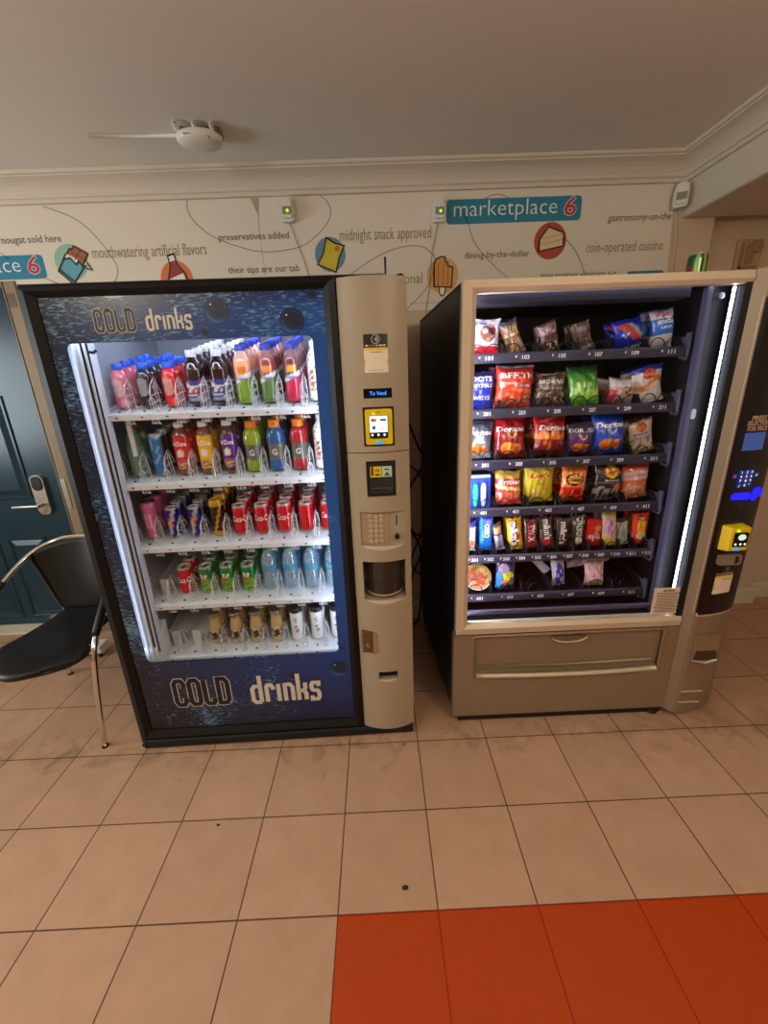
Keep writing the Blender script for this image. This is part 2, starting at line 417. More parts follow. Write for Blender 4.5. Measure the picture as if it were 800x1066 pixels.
def sign(x0, x1, z0, z1):
    p = MB(); p.prism(rrect(x0, z0, x1, z1, 0.018), 'y', yl(1), yl(0)); s = p.build('sign_panel', print_teal, mural)
    W = x1 - x0
    phrase('marketplace', x0+0.055*W, z0+0.31*(z1-z0), 0.765*W, 0.100, print_cream, -0.010, 0, s)
    phrase('6', x0+0.868*W, z0+0.22*(z1-z0), 0.098*W, 0.112, print_cream, 0.035, 0.1, s, 2)
    phrase('6', x0+0.872*W, z0+0.22*(z1-z0), 0.090*W, 0.112, print_red, 0.012, 0.1, s, 3)
sign(0.57, 1.25, 2.258, 2.364); sign(-2.16, -1.478, 2.083, 2.19)
t = MB(); t.prism(rrect(1.525, 1.915, 1.72, 2.020, 0.015), 'y', yl(1), yl(0)); t.build('sign_panel', print_teal, mural)
swirl_m = M('print_line', (128, 112, 92), 0.7)
def curve(pts):
    sw = MB(); sw.ribbon([(p.x, p.y) for p in smooth_path(pts, 8)], 0.0035, yl(1)); sw.build('printed_swirl', swirl_m, mural)
curve([(-1.414, 2.395), (-1.265, 2.333), (-1.171, 2.235), (-1.118, 2.136), (-1.124, 2.085), (-1.152, 2.054), (-1.25, 2.0)])
curve([(-0.71, 2.40), (-0.712, 2.353), (-0.679, 2.299), (-0.594, 2.235), (-0.432, 2.179), (-0.312, 2.167), (-0.163, 2.188), (-0.06, 2.252), (-0.012, 2.312), (-0.017, 2.365), (-0.057, 2.402)])
curve([(0.0, 2.0), (0.093, 2.063), (0.226, 2.133), (0.35, 2.168), (0.448, 2.165), (0.508, 2.12), (0.513, 2.076), (0.467, 1.976), (0.36, 1.876)])
curve([(0.66, 2.30), (0.683, 2.255), (0.714, 2.178), (0.787, 2.099), (0.897, 2.007), (1.0, 1.93)])
curve([(1.15, 2.20), (1.189, 2.172), (1.244, 2.119), (1.288, 2.039), (1.303, 1.998), (1.31, 1.92)])
curve([(0.76, 2.365), (0.82, 2.38), (0.88, 2.366)])
curve([(-1.76, 2.26), (-1.684, 2.205), (-1.646, 2.174)]); curve([(-1.488, 2.083), (-1.41, 2.05), (-1.3, 2.02)])
seam_m = M('print_seam', (176, 162, 140), 0.7)
se = MB(); se.ribbon([(-0.365, 2.398), (-0.373, 2.261), (-0.366, 2.06)], 0.003, yl(1)); se.build('paper_seam', seam_m, mural)
se = MB(); se.flat([(-0.40, 2.398), (-0.357, 2.398), (-0.367, 2.32)], yl(1.5)); se.build('peeling_corner', seam_m, mural)
se = MB(); se.ribbon([(0.38, 1.905), (0.75, 1.91)], 0.003, yl(1)); se.build('paper_seam', seam_m, mural)
def disc(mb, cx, cz, r, k, m): mb.flat(arc(cx, cz, r, 0, 2*PI, 40)[:-1], yl(k), m)
blk = print_black
# chocolate bar
dr = MB(); disc(dr, -1.342, 2.152, 0.081, 1, 0)
dr.flat([(-1.356, 2.191), (-1.414, 2.113), (-1.353, 2.052), (-1.272, 2.135)], yl(2), 1)
dr.flat([(-1.356, 2.191), (-1.372, 2.166), (-1.34, 2.17), (-1.318, 2.14), (-1.30, 2.155), (-1.285, 2.125), (-1.26, 2.143), (-1.295, 2.18)], yl(3), 3)
dr.flat([(-1.352, 2.188), (-1.334, 2.210), (-1.322, 2.206), (-1.31, 2.222), (-1.248, 2.185), (-1.285, 2.133), (-1.31, 2.165)], yl(4), 2)
dr.ribbon([(-1.329, 2.198), (-1.268, 2.160)], 0.004, yl(5), 5); dr.ribbon([(-1.28, 2.203), (-1.32, 2.160)], 0.004, yl(5), 5)
for pts, cl in (([(-1.356, 2.191), (-1.414, 2.113), (-1.353, 2.052), (-1.272, 2.135)], False), ([(-1.352, 2.188), (-1.334, 2.210), (-1.322, 2.206), (-1.31, 2.222), (-1.248, 2.185), (-1.285, 2.133)], False), ([(-1.372, 2.166), (-1.34, 2.17), (-1.318, 2.14), (-1.30, 2.155), (-1.285, 2.125)], False), ([(-1.408, 2.122), (-1.346, 2.064)], False), ([(-1.262, 2.148), (-1.243, 2.112), (-1.272, 2.122)], False)):
    dr.ribbon(pts, 0.007, yl(6), 4, cl)
dr.build('chocolate_bar_drawing', [M('print_mint', (150, 190, 170), 0.6), M('print_blue', (95, 165, 185), 0.6), M('print_brown', (168, 98, 50), 0.6), print_cream, blk, print_grey], mural)
# sauce bottle
dr = MB(); disc(dr, -0.822, 2.06, 0.082, 1, 0)
bt = [(-0.85, 2.165), (-0.818, 2.172), (-0.808, 2.125), (-0.775, 2.08), (-0.745, 1.98), (-0.86, 1.95), (-0.865, 2.06), (-0.845, 2.12)]
dr.flat(bt, yl(2), 1); dr.flat([(-0.85, 2.165), (-0.818, 2.172), (-0.81, 2.145), (-0.846, 2.137)], yl(3), 2); dr.flat([(-0.858, 2.06), (-0.786, 2.085), (-0.76, 2.0), (-0.85, 1.97)], yl(3), 2)
dr.ribbon(bt, 0.007, yl(4), 3, True)
dr.build('sauce_bottle_drawing', [M('print_orange', (222, 120, 55), 0.6), M('print_maroon', (160, 55, 50), 0.6), print_cream, blk], mural)
# crisp packet
dr = MB(); disc(dr, -0.025, 2.145, 0.078, 1, 0)
pk = [(-0.039, 2.22), (0.0, 2.195), (0.049, 2.181), (0.02, 2.13), (-0.001, 2.064), (-0.05, 2.085), (-0.092, 2.102), (-0.06, 2.15)]
dr.flat(pk, yl(2), 1); disc(dr, 0.012, 2.17, 0.013, 3, 2); dr.flat([(-0.05, 2.12), (-0.02, 2.135), (0.0, 2.15), (-0.03, 2.128)], yl(3), 3); dr.ribbon(pk, 0.007, yl(4), 4, True)
dr.build('crisp_packet_drawing', [M('print_steel', (105, 140, 165), 0.6), M('print_yellow', (212, 190, 45), 0.6), M('print_amber', (190, 120, 30), 0.6), print_cream, blk], mural)
# ice lolly
dr = MB(); disc(dr, 0.553, 2.031, 0.083, 1, 0)
pp = [(0.508, 1.981), (0.508, 2.085), (0.52, 2.108), (0.545, 2.118), (0.565, 2.116), (0.566, 2.095), (0.578, 2.09), (0.58, 2.075), (0.605, 2.068), (0.600, 1.976)]
dr.flat(pp, yl(2), 1)
for x in (0.53, 0.556, 0.58): dr.ribbon([(x, 1.985), (x, 2.085)], 0.006, yl(3), 2)
st = [(0.536, 1.978), (0.536, 1.95), (0.545, 1.937), (0.556, 1.937), (0.566, 1.95), (0.567, 1.977)]
dr.flat(st, yl(2), 4); dr.ribbon(st, 0.006, yl(4), 3); dr.ribbon(pp, 0.007, yl(4), 3, True)
dr.build('ice_lolly_drawing', [M('print_sand', (222, 172, 90), 0.6), M('print_tan', (214, 150, 70), 0.6), M('print_tan_dark', (180, 112, 45), 0.6), blk, print_cream], mural)
# pie slice
dr = MB(); disc(dr, 1.105, 2.171, 0.083, 1, 0)
pi_ = [(1.049, 2.125), (1.05, 2.18), (1.092, 2.234), (1.171, 2.205), (1.172, 2.146)]
dr.flat(pi_, yl(2), 1); dr.ribbon([(1.05, 2.18), (1.171, 2.2)], 0.003, yl(3), 2); dr.ribbon([(1.06, 2.155), (1.165, 2.175)], 0.003, yl(3), 2); dr.ribbon(pi_, 0.007, yl(4), 3, True)
dr.build('pie_slice_drawing', [M('print_brick', (182, 70, 52), 0.6), M('print_straw', (226, 204, 160), 0.6), M('print_ochre', (190, 155, 100), 0.6), M('print_dark_brown', (70, 28, 18), 0.6)], mural)

# ================================================================== SENSORS, ROUTER, SWITCH
def sensor(x, z, rz, label, cable, lit=True, y=GW-0.004):
    t = thing('motion_detector', label, 'sensor', (x, y, z), rz, 'white motion sensors under the crown moulding')
    b = MB()
    pr = [(-0.030, -0.052), (-0.032, 0.02), (-0.024, 0.047), (-0.010, 0.056), (0.010, 0.056), (0.024, 0.047), (0.032, 0.02), (0.030, -0.052), (0.02, -0.058), (-0.02, -0.058)]
    b.prism(pr, 'y', -0.030, 0)
    b.prism([(p[0]*0.72, p[1]*0.8) for p in pr], 'y', -0.042, -0.030)
    b.build('housing', white_plastic, t, bevel=0.006, bseg=3)
    lens = MB(); lens.prism([(-0.021, -0.028), (0.021, -0.028), (0.021, 0.006), (-0.021, 0.006)], 'y', -0.046, -0.041)
    ln = lens.build('lens', M('sensor_lens', (140, 140, 120), 0.4), t, bevel=0.002)
    if lit:
        g = MB(); g.prism(arc(0.004, -0.014, 0.0062, 0, 2*PI, 12)[:-1], 'y', -0.049, -0.045)
        g.build('indicator_light', M('green_light', (150, 220, 30), 0.3, emit=(150, 230, 20), estr=2.0), t, label='glowing yellow-green indicator light')
    t.scale = (1, 1, 0.9)
    c = MB(); c.tube([(p[0]-x, -0.003, (p[1]-z)/0.9) for p in cable], 0.0018, 6); c.build('cable', M('cable_grey', (150, 136, 116), 0.6), t)
sensor(-0.219, 2.338, 0.0, 'white motion sensor with green light above the words preservatives added', [(-0.216, 2.29), (-0.195, 2.22), (-0.16, 2.12), (-0.141, 2.04)])
sensor(0.53, 2.315, 0.0, 'white motion sensor with green light beside the teal marketplace sign', [(0.527, 2.264), (0.498, 2.142), (0.482, 1.975), (0.463, 1.85)])
sensor(1.728, 2.335, -0.45, 'unlit white motion sensor in the corner beside the bulkhead', [(1.725, 2.28), (1.745, 2.15), (1.752, 1.96)], False, GW-0.03)

rt = thing('wireless_router', 'white disc-shaped wireless router fixed to the ceiling', 'router', (-0.485, 1.225, ZC), 0.1)
b = MB(); b.lathe([(0.01, -0.062), (0.05, -0.060), (0.082, -0.050), (0.090, -0.038), (0.088, -0.026), (0.075, -0.018)], 28, 0)
o = b.build('body', white_plastic, rt); o.scale = (1.0, 0.72, 1.0)
b = MB(); b.box(-0.07, -0.02, -0.02, 0.085, 0.05, 0.0); b.build('mounting_bracket', M('bracket_grey', (120, 112, 98), 0.5), rt, bevel=0.003)
for x in (-0.075, -0.005, 0.06):
    b = MB(); b.tube([(x, -0.035, -0.018), (x, -0.055, -0.014), (x, -0.062, -0.006)], 0.008, 8); b.build('antenna_socket', white_plastic, rt)
b = MB()
for k in range(5): b.prism(arc(-0.045+k*0.011, -0.043, 0.0022, 0, 2*PI, 8)[:-1], 'y', -0.0615, -0.055)
b.build('indicator_dots', M('dot_grey', (90, 84, 74), 0.5), rt)
b = MB(); b.tube(smooth_path([(0.03, -0.055, -0.043), (0.045, -0.05, -0.047), (0.05, -0.046, -0.052)], 4), 0.002, 6); b.build('logo_mark', M('dot_grey'), rt)
b = MB(); b.tube([(-0.085, 0.03, -0.008), (-0.25, 0.05, -0.006), (-0.44, 0.055, -0.006)], 0.006, 8); b.build('cable_duct', white_paint, rt)

sw_ = thing('wall_switch', 'beige square wall fixture with round knob beside the bulkhead corner', 'switch', (2.205, GW+0.07, 2.088))
b = MB(); b.box(-0.068, -0.018, -0.08, 0.068, 0, 0.075); b.build('plate', M('switch_beige', (190, 160, 122), 0.5), sw_, bevel=0.006)
b = MB(); b.box(-0.052, -0.022, -0.065, -0.036, -0.018, 0.06); b.box(-0.052, -0.022, -0.065, 0.05, -0.018, -0.05); b.box(-0.02, -0.03, -0.04, 0.012, -0.018, 0.05)
b.build('raised_cover', M('switch_tan', (160, 128, 92), 0.5), sw_, bevel=0.003)
b = MB(); b.prism(arc(0.028, 0.04, 0.03, 0, 2*PI, 20)[:-1], 'y', -0.032, -0.016); b.build('knob', M('switch_tan'), sw_, bevel=0.003)


# ================================================================== DRINKS MACHINE
OA = Vector((-0.9204, 0.6416, 0)); RA = 0.0197
A = thing('drinks_vending_machine', 'tall black drinks vending machine with blue water graphics and lit bottle window', 'vending machine', OA, RA)
W, DP, H = 1.21, 0.82, 1.836
TH = 0.02
b = MB()
b.box(0.004, 0.045, 0.05, TH, DP, H); b.box(W-TH, 0.045, 0.05, W-0.004, DP, H); b.box(TH, DP-TH, 0.05, W-TH, DP, H)
b.box(0.004, 0.045, H-0.03, W-0.004, DP, H); b.box(TH, 0.045, 0.05, W-TH, DP, 0.08)
b.box(0.0, -0.004, H-0.004, 1.14, 0.06, H+0.004)
b.build('cabinet', black, A, bevel=0.004)
b = MB(); b.box(0.01, -0.022, 0.006, W-0.005, 0.75, 0.046); b.box(0.0, -0.02, 0.012, 0.985, 0.02, 0.028); b.build('plinth', black_matte, A, bevel=0.006)
# interior lining
lin_m = M('cooler_lining', (160, 163, 170), 0.5)
b = MB()
b.box(0.035, 0.05, 0.36, 0.045, 0.74, 1.80); b.box(0.940, 0.05, 0.36, 0.950, 0.74, 1.80); b.box(0.035, 0.74, 0.36, 0.95, 0.75, 1.80)
b.box(0.035, 0.05, 1.79, 0.95, 0.74, 1.80); b.box(0.035, 0.05, 0.35, 0.95, 0.74, 0.36)
b.build('inner_lining', lin_m, A)
# black door frame, raised
b = MB()
def bar(x0, z0, x1, z1): b.box(x0, -0.014, z0, x1, 0.04, z1)
fr_pts = [(0.0, 0.03), (0.982, 0.03), (0.982, 1.832), (0.0, 1.832)]; in_pts = [(0.047, 0.085), (0.943, 0.085), (0.943, 1.802), (0.047, 1.802)]
for i in range(4):
    j = (i+1) % 4; o0, o1, i1, i0 = fr_pts[i], fr_pts[j], in_pts[j], in_pts[i]
    vs = [(p[0], 0.04, p[1]) for p in (o0, o1, i1, i0)]
    mid = lambda a, c, t: (a[0]+(c[0]-a[0])*t, a[1]+(c[1]-a[1])*t)
    f0, f1 = mid(o0, i0, 0.0), mid(o1, i1, 0.0); g0, g1 = mid(o0, i0, 0.5), mid(o1, i1, 0.5)
    b.add([(f0[0], 0.04, f0[1]), (f1[0], 0.04, f1[1]), (f1[0], -0.008, f1[1]), (f0[0], -0.008, f0[1]),
           (g0[0], -0.016, g0[1]), (g1[0], -0.016, g1[1]), (i0[0], 0.0, i0[1]), (i1[0], 0.0, i1[1]), (i0[0], 0.02, i0[1]), (i1[0], 0.02, i1[1])],
          [(0,1,2,3), (3,2,5,4), (4,5,7,6), (6,7,9,8)])
b.build('door_frame', M('door_gloss_black', (12, 11, 11), 0.48, spec=0.3), A)
# blue graphic sheet with the window cut out
def water_material():
    m = bpy.data.materials.new('water_print'); m.use_nodes = True
    nt = m.node_tree; bs = nt.nodes['Principled BSDF']; N = nt.nodes.new; L = nt.links.new
    tc = N('ShaderNodeTexCoord'); sp = N('ShaderNodeSeparateXYZ'); L(tc.outputs['Object'], sp.inputs[0])
    def mapr(sock, a, b_):
        n = N('ShaderNodeMapRange'); n.inputs['From Min'].default_value = a; n.inputs['From Max'].default_value = b_; L(sock, n.inputs['Value']); return n.outputs[0]
    def noise(rot, scale, s, det=3):
        mp = N('ShaderNodeMapping'); mp.inputs['Rotation'].default_value = (0, rot, 0); mp.inputs['Scale'].default_value = scale; L(tc.outputs['Object'], mp.inputs['Vector'])
        n = N('ShaderNodeTexNoise'); n.inputs['Scale'].default_value = s; n.inputs['Detail'].default_value = det; n.inputs['Distortion'].default_value = 0.6; L(mp.outputs[0], n.inputs['Vector']); return n.outputs['Fac']
    def ramp(f, stops):
        r = N('ShaderNodeValToRGB'); e = r.color_ramp.elements
        while len(e) < len(stops): e.new(0.5)
        for k, (p, c) in enumerate(stops): e[k].position = p; e[k].color = lin(c)
        L(f, r.inputs['Fac']); return r.outputs['Color']
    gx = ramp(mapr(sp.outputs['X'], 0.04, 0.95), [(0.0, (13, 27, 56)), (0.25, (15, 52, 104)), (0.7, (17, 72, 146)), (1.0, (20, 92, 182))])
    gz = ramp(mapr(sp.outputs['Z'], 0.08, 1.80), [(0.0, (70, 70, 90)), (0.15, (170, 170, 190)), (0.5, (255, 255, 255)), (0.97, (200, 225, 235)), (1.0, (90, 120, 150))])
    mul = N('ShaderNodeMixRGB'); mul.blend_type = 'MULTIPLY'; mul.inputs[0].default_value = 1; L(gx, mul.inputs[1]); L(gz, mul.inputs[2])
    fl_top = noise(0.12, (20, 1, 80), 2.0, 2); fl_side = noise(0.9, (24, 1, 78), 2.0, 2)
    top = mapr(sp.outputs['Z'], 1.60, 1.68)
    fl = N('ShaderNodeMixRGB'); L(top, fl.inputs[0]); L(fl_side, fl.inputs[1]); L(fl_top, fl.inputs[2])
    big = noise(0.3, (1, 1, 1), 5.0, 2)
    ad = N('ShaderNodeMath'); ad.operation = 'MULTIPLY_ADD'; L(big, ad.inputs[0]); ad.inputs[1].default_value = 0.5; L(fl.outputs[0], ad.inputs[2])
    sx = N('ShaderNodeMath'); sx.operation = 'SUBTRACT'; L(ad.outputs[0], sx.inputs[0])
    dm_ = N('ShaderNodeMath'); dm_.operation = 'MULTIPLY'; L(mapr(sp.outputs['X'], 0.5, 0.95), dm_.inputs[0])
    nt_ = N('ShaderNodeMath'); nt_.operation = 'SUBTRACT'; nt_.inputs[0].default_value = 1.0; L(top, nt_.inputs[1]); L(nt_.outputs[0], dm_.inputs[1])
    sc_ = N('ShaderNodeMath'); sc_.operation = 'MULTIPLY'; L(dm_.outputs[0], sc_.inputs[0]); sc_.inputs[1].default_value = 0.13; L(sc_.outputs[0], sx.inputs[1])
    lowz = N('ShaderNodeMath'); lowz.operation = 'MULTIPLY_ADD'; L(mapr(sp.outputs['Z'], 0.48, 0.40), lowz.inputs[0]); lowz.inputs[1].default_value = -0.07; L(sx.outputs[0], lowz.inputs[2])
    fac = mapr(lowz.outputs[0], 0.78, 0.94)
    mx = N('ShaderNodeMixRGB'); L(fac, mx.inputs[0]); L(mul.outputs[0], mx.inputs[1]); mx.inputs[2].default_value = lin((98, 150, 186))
    L(mx.outputs[0], bs.inputs['Base Color']); bs.inputs['Roughness'].default_value = 0.28; bs.inputs['Coat Weight'].default_value = 0.25
    return m
b = MB(); YP = 0.004
ox0, oz0, ox1, oz1 = 0.044, 0.082, 0.946, 1.805
wx0, wz0, wx1, wz1 = 0.096, 0.432, 0.897, 1.667
outer = []; inner = rrect(wx0, wz0, wx1, wz1, 0.02, 4)
for (x, z) in inner:
    # matching outer point: project to the outer rectangle
    px = ox0 if x < wx0+0.0201 else ox1 if x > wx1-0.0201 else x
    pz = oz0 if z < wz0+0.0201 else oz1 if z > wz1-0.0201 else z
    outer.append((px, pz))
n = len(inner)
b.add([(p[0], YP, p[1]) for p in inner] + [(p[0], YP, p[1]) for p in outer] + [(p[0], YP+0.006, p[1]) for p in inner],
      [(i, (i+1) % n, n+(i+1) % n, n+i) for i in range(n)] + [(i, (i+1) % n, 2*n+(i+1) % n, 2*n+i) for i in range(n)])
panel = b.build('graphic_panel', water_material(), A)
# behind the print: opaque dark backing so the lamps do not shine through
b = MB(); bk = [(x*1.0, z) for x, z in inner]
b.add([(p[0], 0.012, p[1]) for p in inner] + [(p[0], 0.012, p[1]) for p in outer], [(i, (i+1) % n, n+(i+1) % n, n+i) for i in range(n)])
b.build('door_backing', M('backing_grey', (70, 72, 76), 0.5), A)
b = MB(); b.box(0.06, 0.014, 0.40, 0.93, 0.018, 1.70); b.build('window_glass', glass, A)
# droplets printed on the sheet
def drop(cx, cz, r, hl=True):
    mb = MB(); cols = []; vs = [(cx, YP-0.0006, cz)]; cols.append((14, 34, 66)); K = 28
    for j, rr in enumerate((0.6, 0.86, 1.0)):
        for k in range(K):
            a = 2*PI*k/K; vs.append((cx+r*rr*math.cos(a), YP-0.0006, cz+r*rr*math.sin(a)))
            low = max(0, -math.sin(a+0.4)); base_ = [(14, 34, 66), (18, 48, 88), (10, 20, 40)][j]
            cols.append(tuple(int(c + low*x) for c, x in zip(base_, [(4, 12, 22), (30, 60, 80), (6, 14, 24)][j])))
    fs = [(0, 1+k, 1+(k+1) % K) for k in range(K)]
    for j in range(2): fs += [(1+j*K+k, 1+j*K+(k+1) % K, 1+(j+1)*K+(k+1) % K, 1+(j+1)*K+k) for k in range(K)]
    mb.add(vs, fs, 0, False, cols)
    if hl and r > .03: mb.flat(arc(cx-0.4*r, cz+0.45*r, 0.07*r, 0, 2*PI, 10)[:-1], YP-0.001, 1)
    mb.build('droplet_print', [skin_print, foil_text_white], panel)
skin_print = M_attr('print_gloss', 0.3, 0.2)
for a in ((0.597, 1.750, 0.040), (0.835, 1.712, 0.040), (0.905, 1.785, 0.018), (0.55, 1.685, 0.016), (0.892, 0.352, 0.040), (0.69, 0.325, 0.022), (0.80, 0.27, 0.018), (0.915, 0.45, 0.012)): drop(*a)
# stroke lettering
LET = {
 'C': (0.44, [([(.42,.70),(.42,.88),(.32,1),(.10,1),(0,.88),(0,.12),(.10,0),(.32,0),(.42,.12),(.42,.30)], False)]),
 'O': (0.44, [([(.10,1),(.32,1),(.42,.88),(.42,.12),(.32,0),(.10,0),(0,.12),(0,.88)], True)]),
 'L': (0.40, [([(0,1),(0,.10),(.09,0),(.32,0),(.38,.08),(.38,.22)], False)]),
 'D': (0.44, [([(0,1),(.30,1),(.42,.86),(.42,.14),(.30,0),(0,0)], True)]),
 'd': (0.40, [([(.36,1.02),(.36,0)], False), ([(.36,.62),(.10,.62),(0,.52),(0,.10),(.10,0),(.36,0)], False)]),
 'r': (0.30, [([(0,0),(0,.56),(.06,.64),(.22,.64),(.28,.56),(.28,.46)], False)]),
 'i': (0.05, [([(0,0),(0,.66)], False)]),
 'n': (0.36, [([(0,0),(0,.68)], False), ([(0,.63),(.24,.63),(.34,.52),(.34,0)], False)]),
 'k': (0.36, [([(0,0),(0,1.02)], False), ([(.32,.66),(.32,.46),(.24,.36),(0,.36)], False), ([(.20,.36),(.33,.26),(.33,0)], False)]),
 's': (0.34, [([(.32,.50),(.32,.64),(.06,.64),(0,.56),(0,.42),(.06,.35),(.26,.33),(.32,.24),(.32,.08),(.26,0),(0,0),(0,.14)], False)]),
}
def strokes(word, x, z, wid, h, sw_, y, mats, gap=0.16, shear=0.0):
    tot = sum(LET[c][0] for c in word) + gap*(len(word)-1); sx = wid/tot; mb = MB(); cx = x
    for c in word:
        for pts, cl in LET[c][1]:
            P = [(cx + p[0]*sx + shear*p[1]*h, z + p[1]*h) for p in pts]
            for k, (w_, mi) in enumerate(sw_): mb.ribbon(P, w_, y - 0.0006*k, mi, cl)
        cx += (LET[c][0] + gap)*sx
    return mb.build('lettering', mats, panel)
cold_l = M('letter_grey', (186, 180, 170), 0.4); cold_d = M('letter_navy', (14, 20, 34), 0.4); dr_l = M('letter_cream', (214, 206, 190), 0.4)
yt = YP - 0.0012
strokes('COLD', 0.211, 1.700, 0.122, 0.060, [(0.0132, 0), (0.0086, 1)], yt, [cold_l, cold_d], 0.22)
strokes('drinks', 0.372, 1.700, 0.140, 0.060, [(0.0075, 0)], yt, [dr_l], 0.22)
strokes('COLD', 0.186, 0.210, 0.225, 0.124, [(0.0285, 0), (0.0200, 1)], yt, [cold_l, cold_d], 0.24)
strokes('drinks', 0.512, 0.200, 0.288, 0.135, [(0.018, 0)], yt, [dr_l], 0.24)

# lamps of the cooler
for nm, bx in (('led_strip', (0.902, 0.024, 0.44, 0.924, 0.034, 1.66)), ('led_strip', (0.10, 0.024, 1.676, 0.89, 0.034, 1.690)), ('led_strip', (0.10, 0.30, 1.778, 0.89, 0.312, 1.786))):
    q = MB(); q.box(*bx); q.build(nm, led_top if bx[1] > .1 else led, A)
q = MB(); q.box(0.062, 0.022, 0.44, 0.078, 0.030, 1.66); q.build('led_strip', led_rail_fill, A)  # hidden strip added to brighten the lift rails
# lift rails on the side wall of the cooler
alu = M('lift_rail', (214, 218, 228), 0.5, 0.0)
b = MB(); b.box(0.048, 0.058, 0.40, 0.120, 0.12, 1.715)
for x in (0.050, 0.066, 0.084, 0.104): b.box(x, 0.046, 0.40, x+0.006, 0.06, 1.715)
b.build('lift_rail', alu, A, bevel=0.002)
for x in (0.113, 0.131):
    q = MB(); q.tube([(x, 0.056, 0.45), (x, 0.056, 1.71)], 0.0032, 8); q.build('lift_cable', black_matte, A)
q = MB(); q.tube([(0.131, 0.054, 1.645), (0.150, 0.056, 1.642), (0.158, 0.06, 1.650)], 0.005, 8); q.build('cable_clip', black_matte, A)
b = MB(); b.hexa([(0.050, 0.05, 0.372), (0.124, 0.05, 0.372), (0.124, 0.16, 0.372), (0.050, 0.16, 0.372), (0.050, 0.05, 0.480), (0.124, 0.05, 0.468), (0.124, 0.16, 0.545), (0.050, 0.16, 0.545)])
cup = b.build('delivery_cup', white_plastic, A, bevel=0.004)
q = MB(); q.hexa([(0.066, 0.068, 0.492), (0.112, 0.068, 0.488), (0.112, 0.13, 0.5305), (0.066, 0.13, 0.5305), (0.066, 0.066, 0.495), (0.112, 0.066, 0.491), (0.112, 0.128, 0.533), (0.066, 0.128, 0.533)]); q.build('printed_label', M('label_grey', (150, 150, 148), 0.5), cup)

# shelves
LANE = [0.149 + 0.0915*i for i in range(9)]
SHZ = [1.436, 1.173, 0.909, 0.645, 0.384]
tray_m = M('tray_white', (222, 226, 232), 0.4)
TILT = 0.2; TA = math.atan(TILT); YPV = 0.11
for si, zz in enumerate(SHZ):
    z = 0.0; oy = -YPV
    b = MB(); b.box(0.064, 0.104+oy, -0.010, 0.936, 0.72+oy, -0.0005); b.box(0.064, 0.098+oy, -0.024, 0.936, 0.108+oy, -0.002)
    for i in range(9): b.box(LANE[i]-0.030, 0.110+oy, -0.002, LANE[i]+0.030, 0.142+oy, -0.0002)
    s = b.build('shelf', tray_m, A, bevel=0.002); s.location = (0, YPV, zz); s.rotation_euler = (TA, 0, 0)
    for i in range(9):
        q = MB(); q.box(LANE[i]-0.0045, 0.0972+oy, -0.0155, LANE[i]+0.0045, 0.0981+oy, -0.0105, 0); q.build('lane_tag', M('tag_dark', (70, 72, 78), 0.5), s)
        q = MB(); q.box(LANE[i]-0.003, 0.124+oy, -0.0004, LANE[i]+0.004, 0.131+oy, 0.004, 0); q.build('lane_stop', M('tag_dark'), s)
    for i in range(10):
        x = LANE[0] - 0.0458 + 0.0915*i
        q = MB(); q.prism([(0.112+oy, z), (0.112+oy, z+0.06), (0.128+oy, z+0.092), (0.165+oy, z+0.112), (0.178+oy, z+0.10), (0.20+oy, z+0.05), (0.30+oy, z+0.032), (0.70+oy, z+0.032), (0.70+oy, z)], 'x', x-0.0012, x+0.0012, 0)
        ry = [0.114, 0.133, 0.153, 0.173]; rz_ = [0.056, 0.088, 0.104, 0.098]
        for k in range(4):
            yy = ry[k] + oy; s_ = -1 if k % 2 else 1
            for s_ in ((-1, 1) if k == 0 else (s_,)):
                q.tube([(x+s_*0.004, yy, z+0.004), (x+s_*0.010, yy-0.002, z+0.018), (x+s_*0.010, yy-0.002, z+rz_[k]-0.016), (x+s_*0.003, yy, z+rz_[k])], 0.0016, 5, 1)
            for h_ in (0.030, 0.056, 0.080):
                if h_ < rz_[k] - 0.010: q.tube([(x-0.010, yy+0.004, z+h_), (x+0.010, yy-0.002, z+h_+0.004)], 0.0013, 4, 1)
        q.tube([(x, 0.112+oy, z+0.004), (x, 0.112+oy, z+0.06), (x, 0.128+oy, z+0.092), (x, 0.165+oy, z+0.112), (x, 0.178+oy, z+0.10), (x, 0.20+oy, z+0.05)], 0.0015, 5, 1)
        for k in (-1, 0, 1):
            q.tube([(x+k*0.012-0.003, 0.104+oy, z-0.024), (x+k*0.012-0.003, 0.100+oy, z-0.038), (x+k*0.012+0.003, 0.098+oy, z-0.040), (x+k*0.012+0.004, 0.098+oy, z-0.033)], 0.0026, 5, 1)
        q.build('lane_divider', [clear, clear_rib], s)
for si, lanes in ((3, [0]), (4, [0, 1])):
    for i in lanes:
        b = MB(); b.box(LANE[i]-0.018, 0.168, SHZ[si]+0.002, LANE[i]+0.018, 0.174, SHZ[si]+0.088); b.box(LANE[i]-0.014, 0.174, SHZ[si]+0.002, LANE[i]+0.014, 0.30, SHZ[si]+0.02)
        b.build('lane_pusher', M('pusher_white', (205, 205, 202), 0.4), A, bevel=0.002)
b = MB(); b.tube([(LANE[0]+0.004, 0.158, SHZ[1]+0.25), (LANE[0]+0.016, 0.142, SHZ[1]+0.10)], 0.010, 8); b.build('lane_pusher', M('pusher_white'), A)

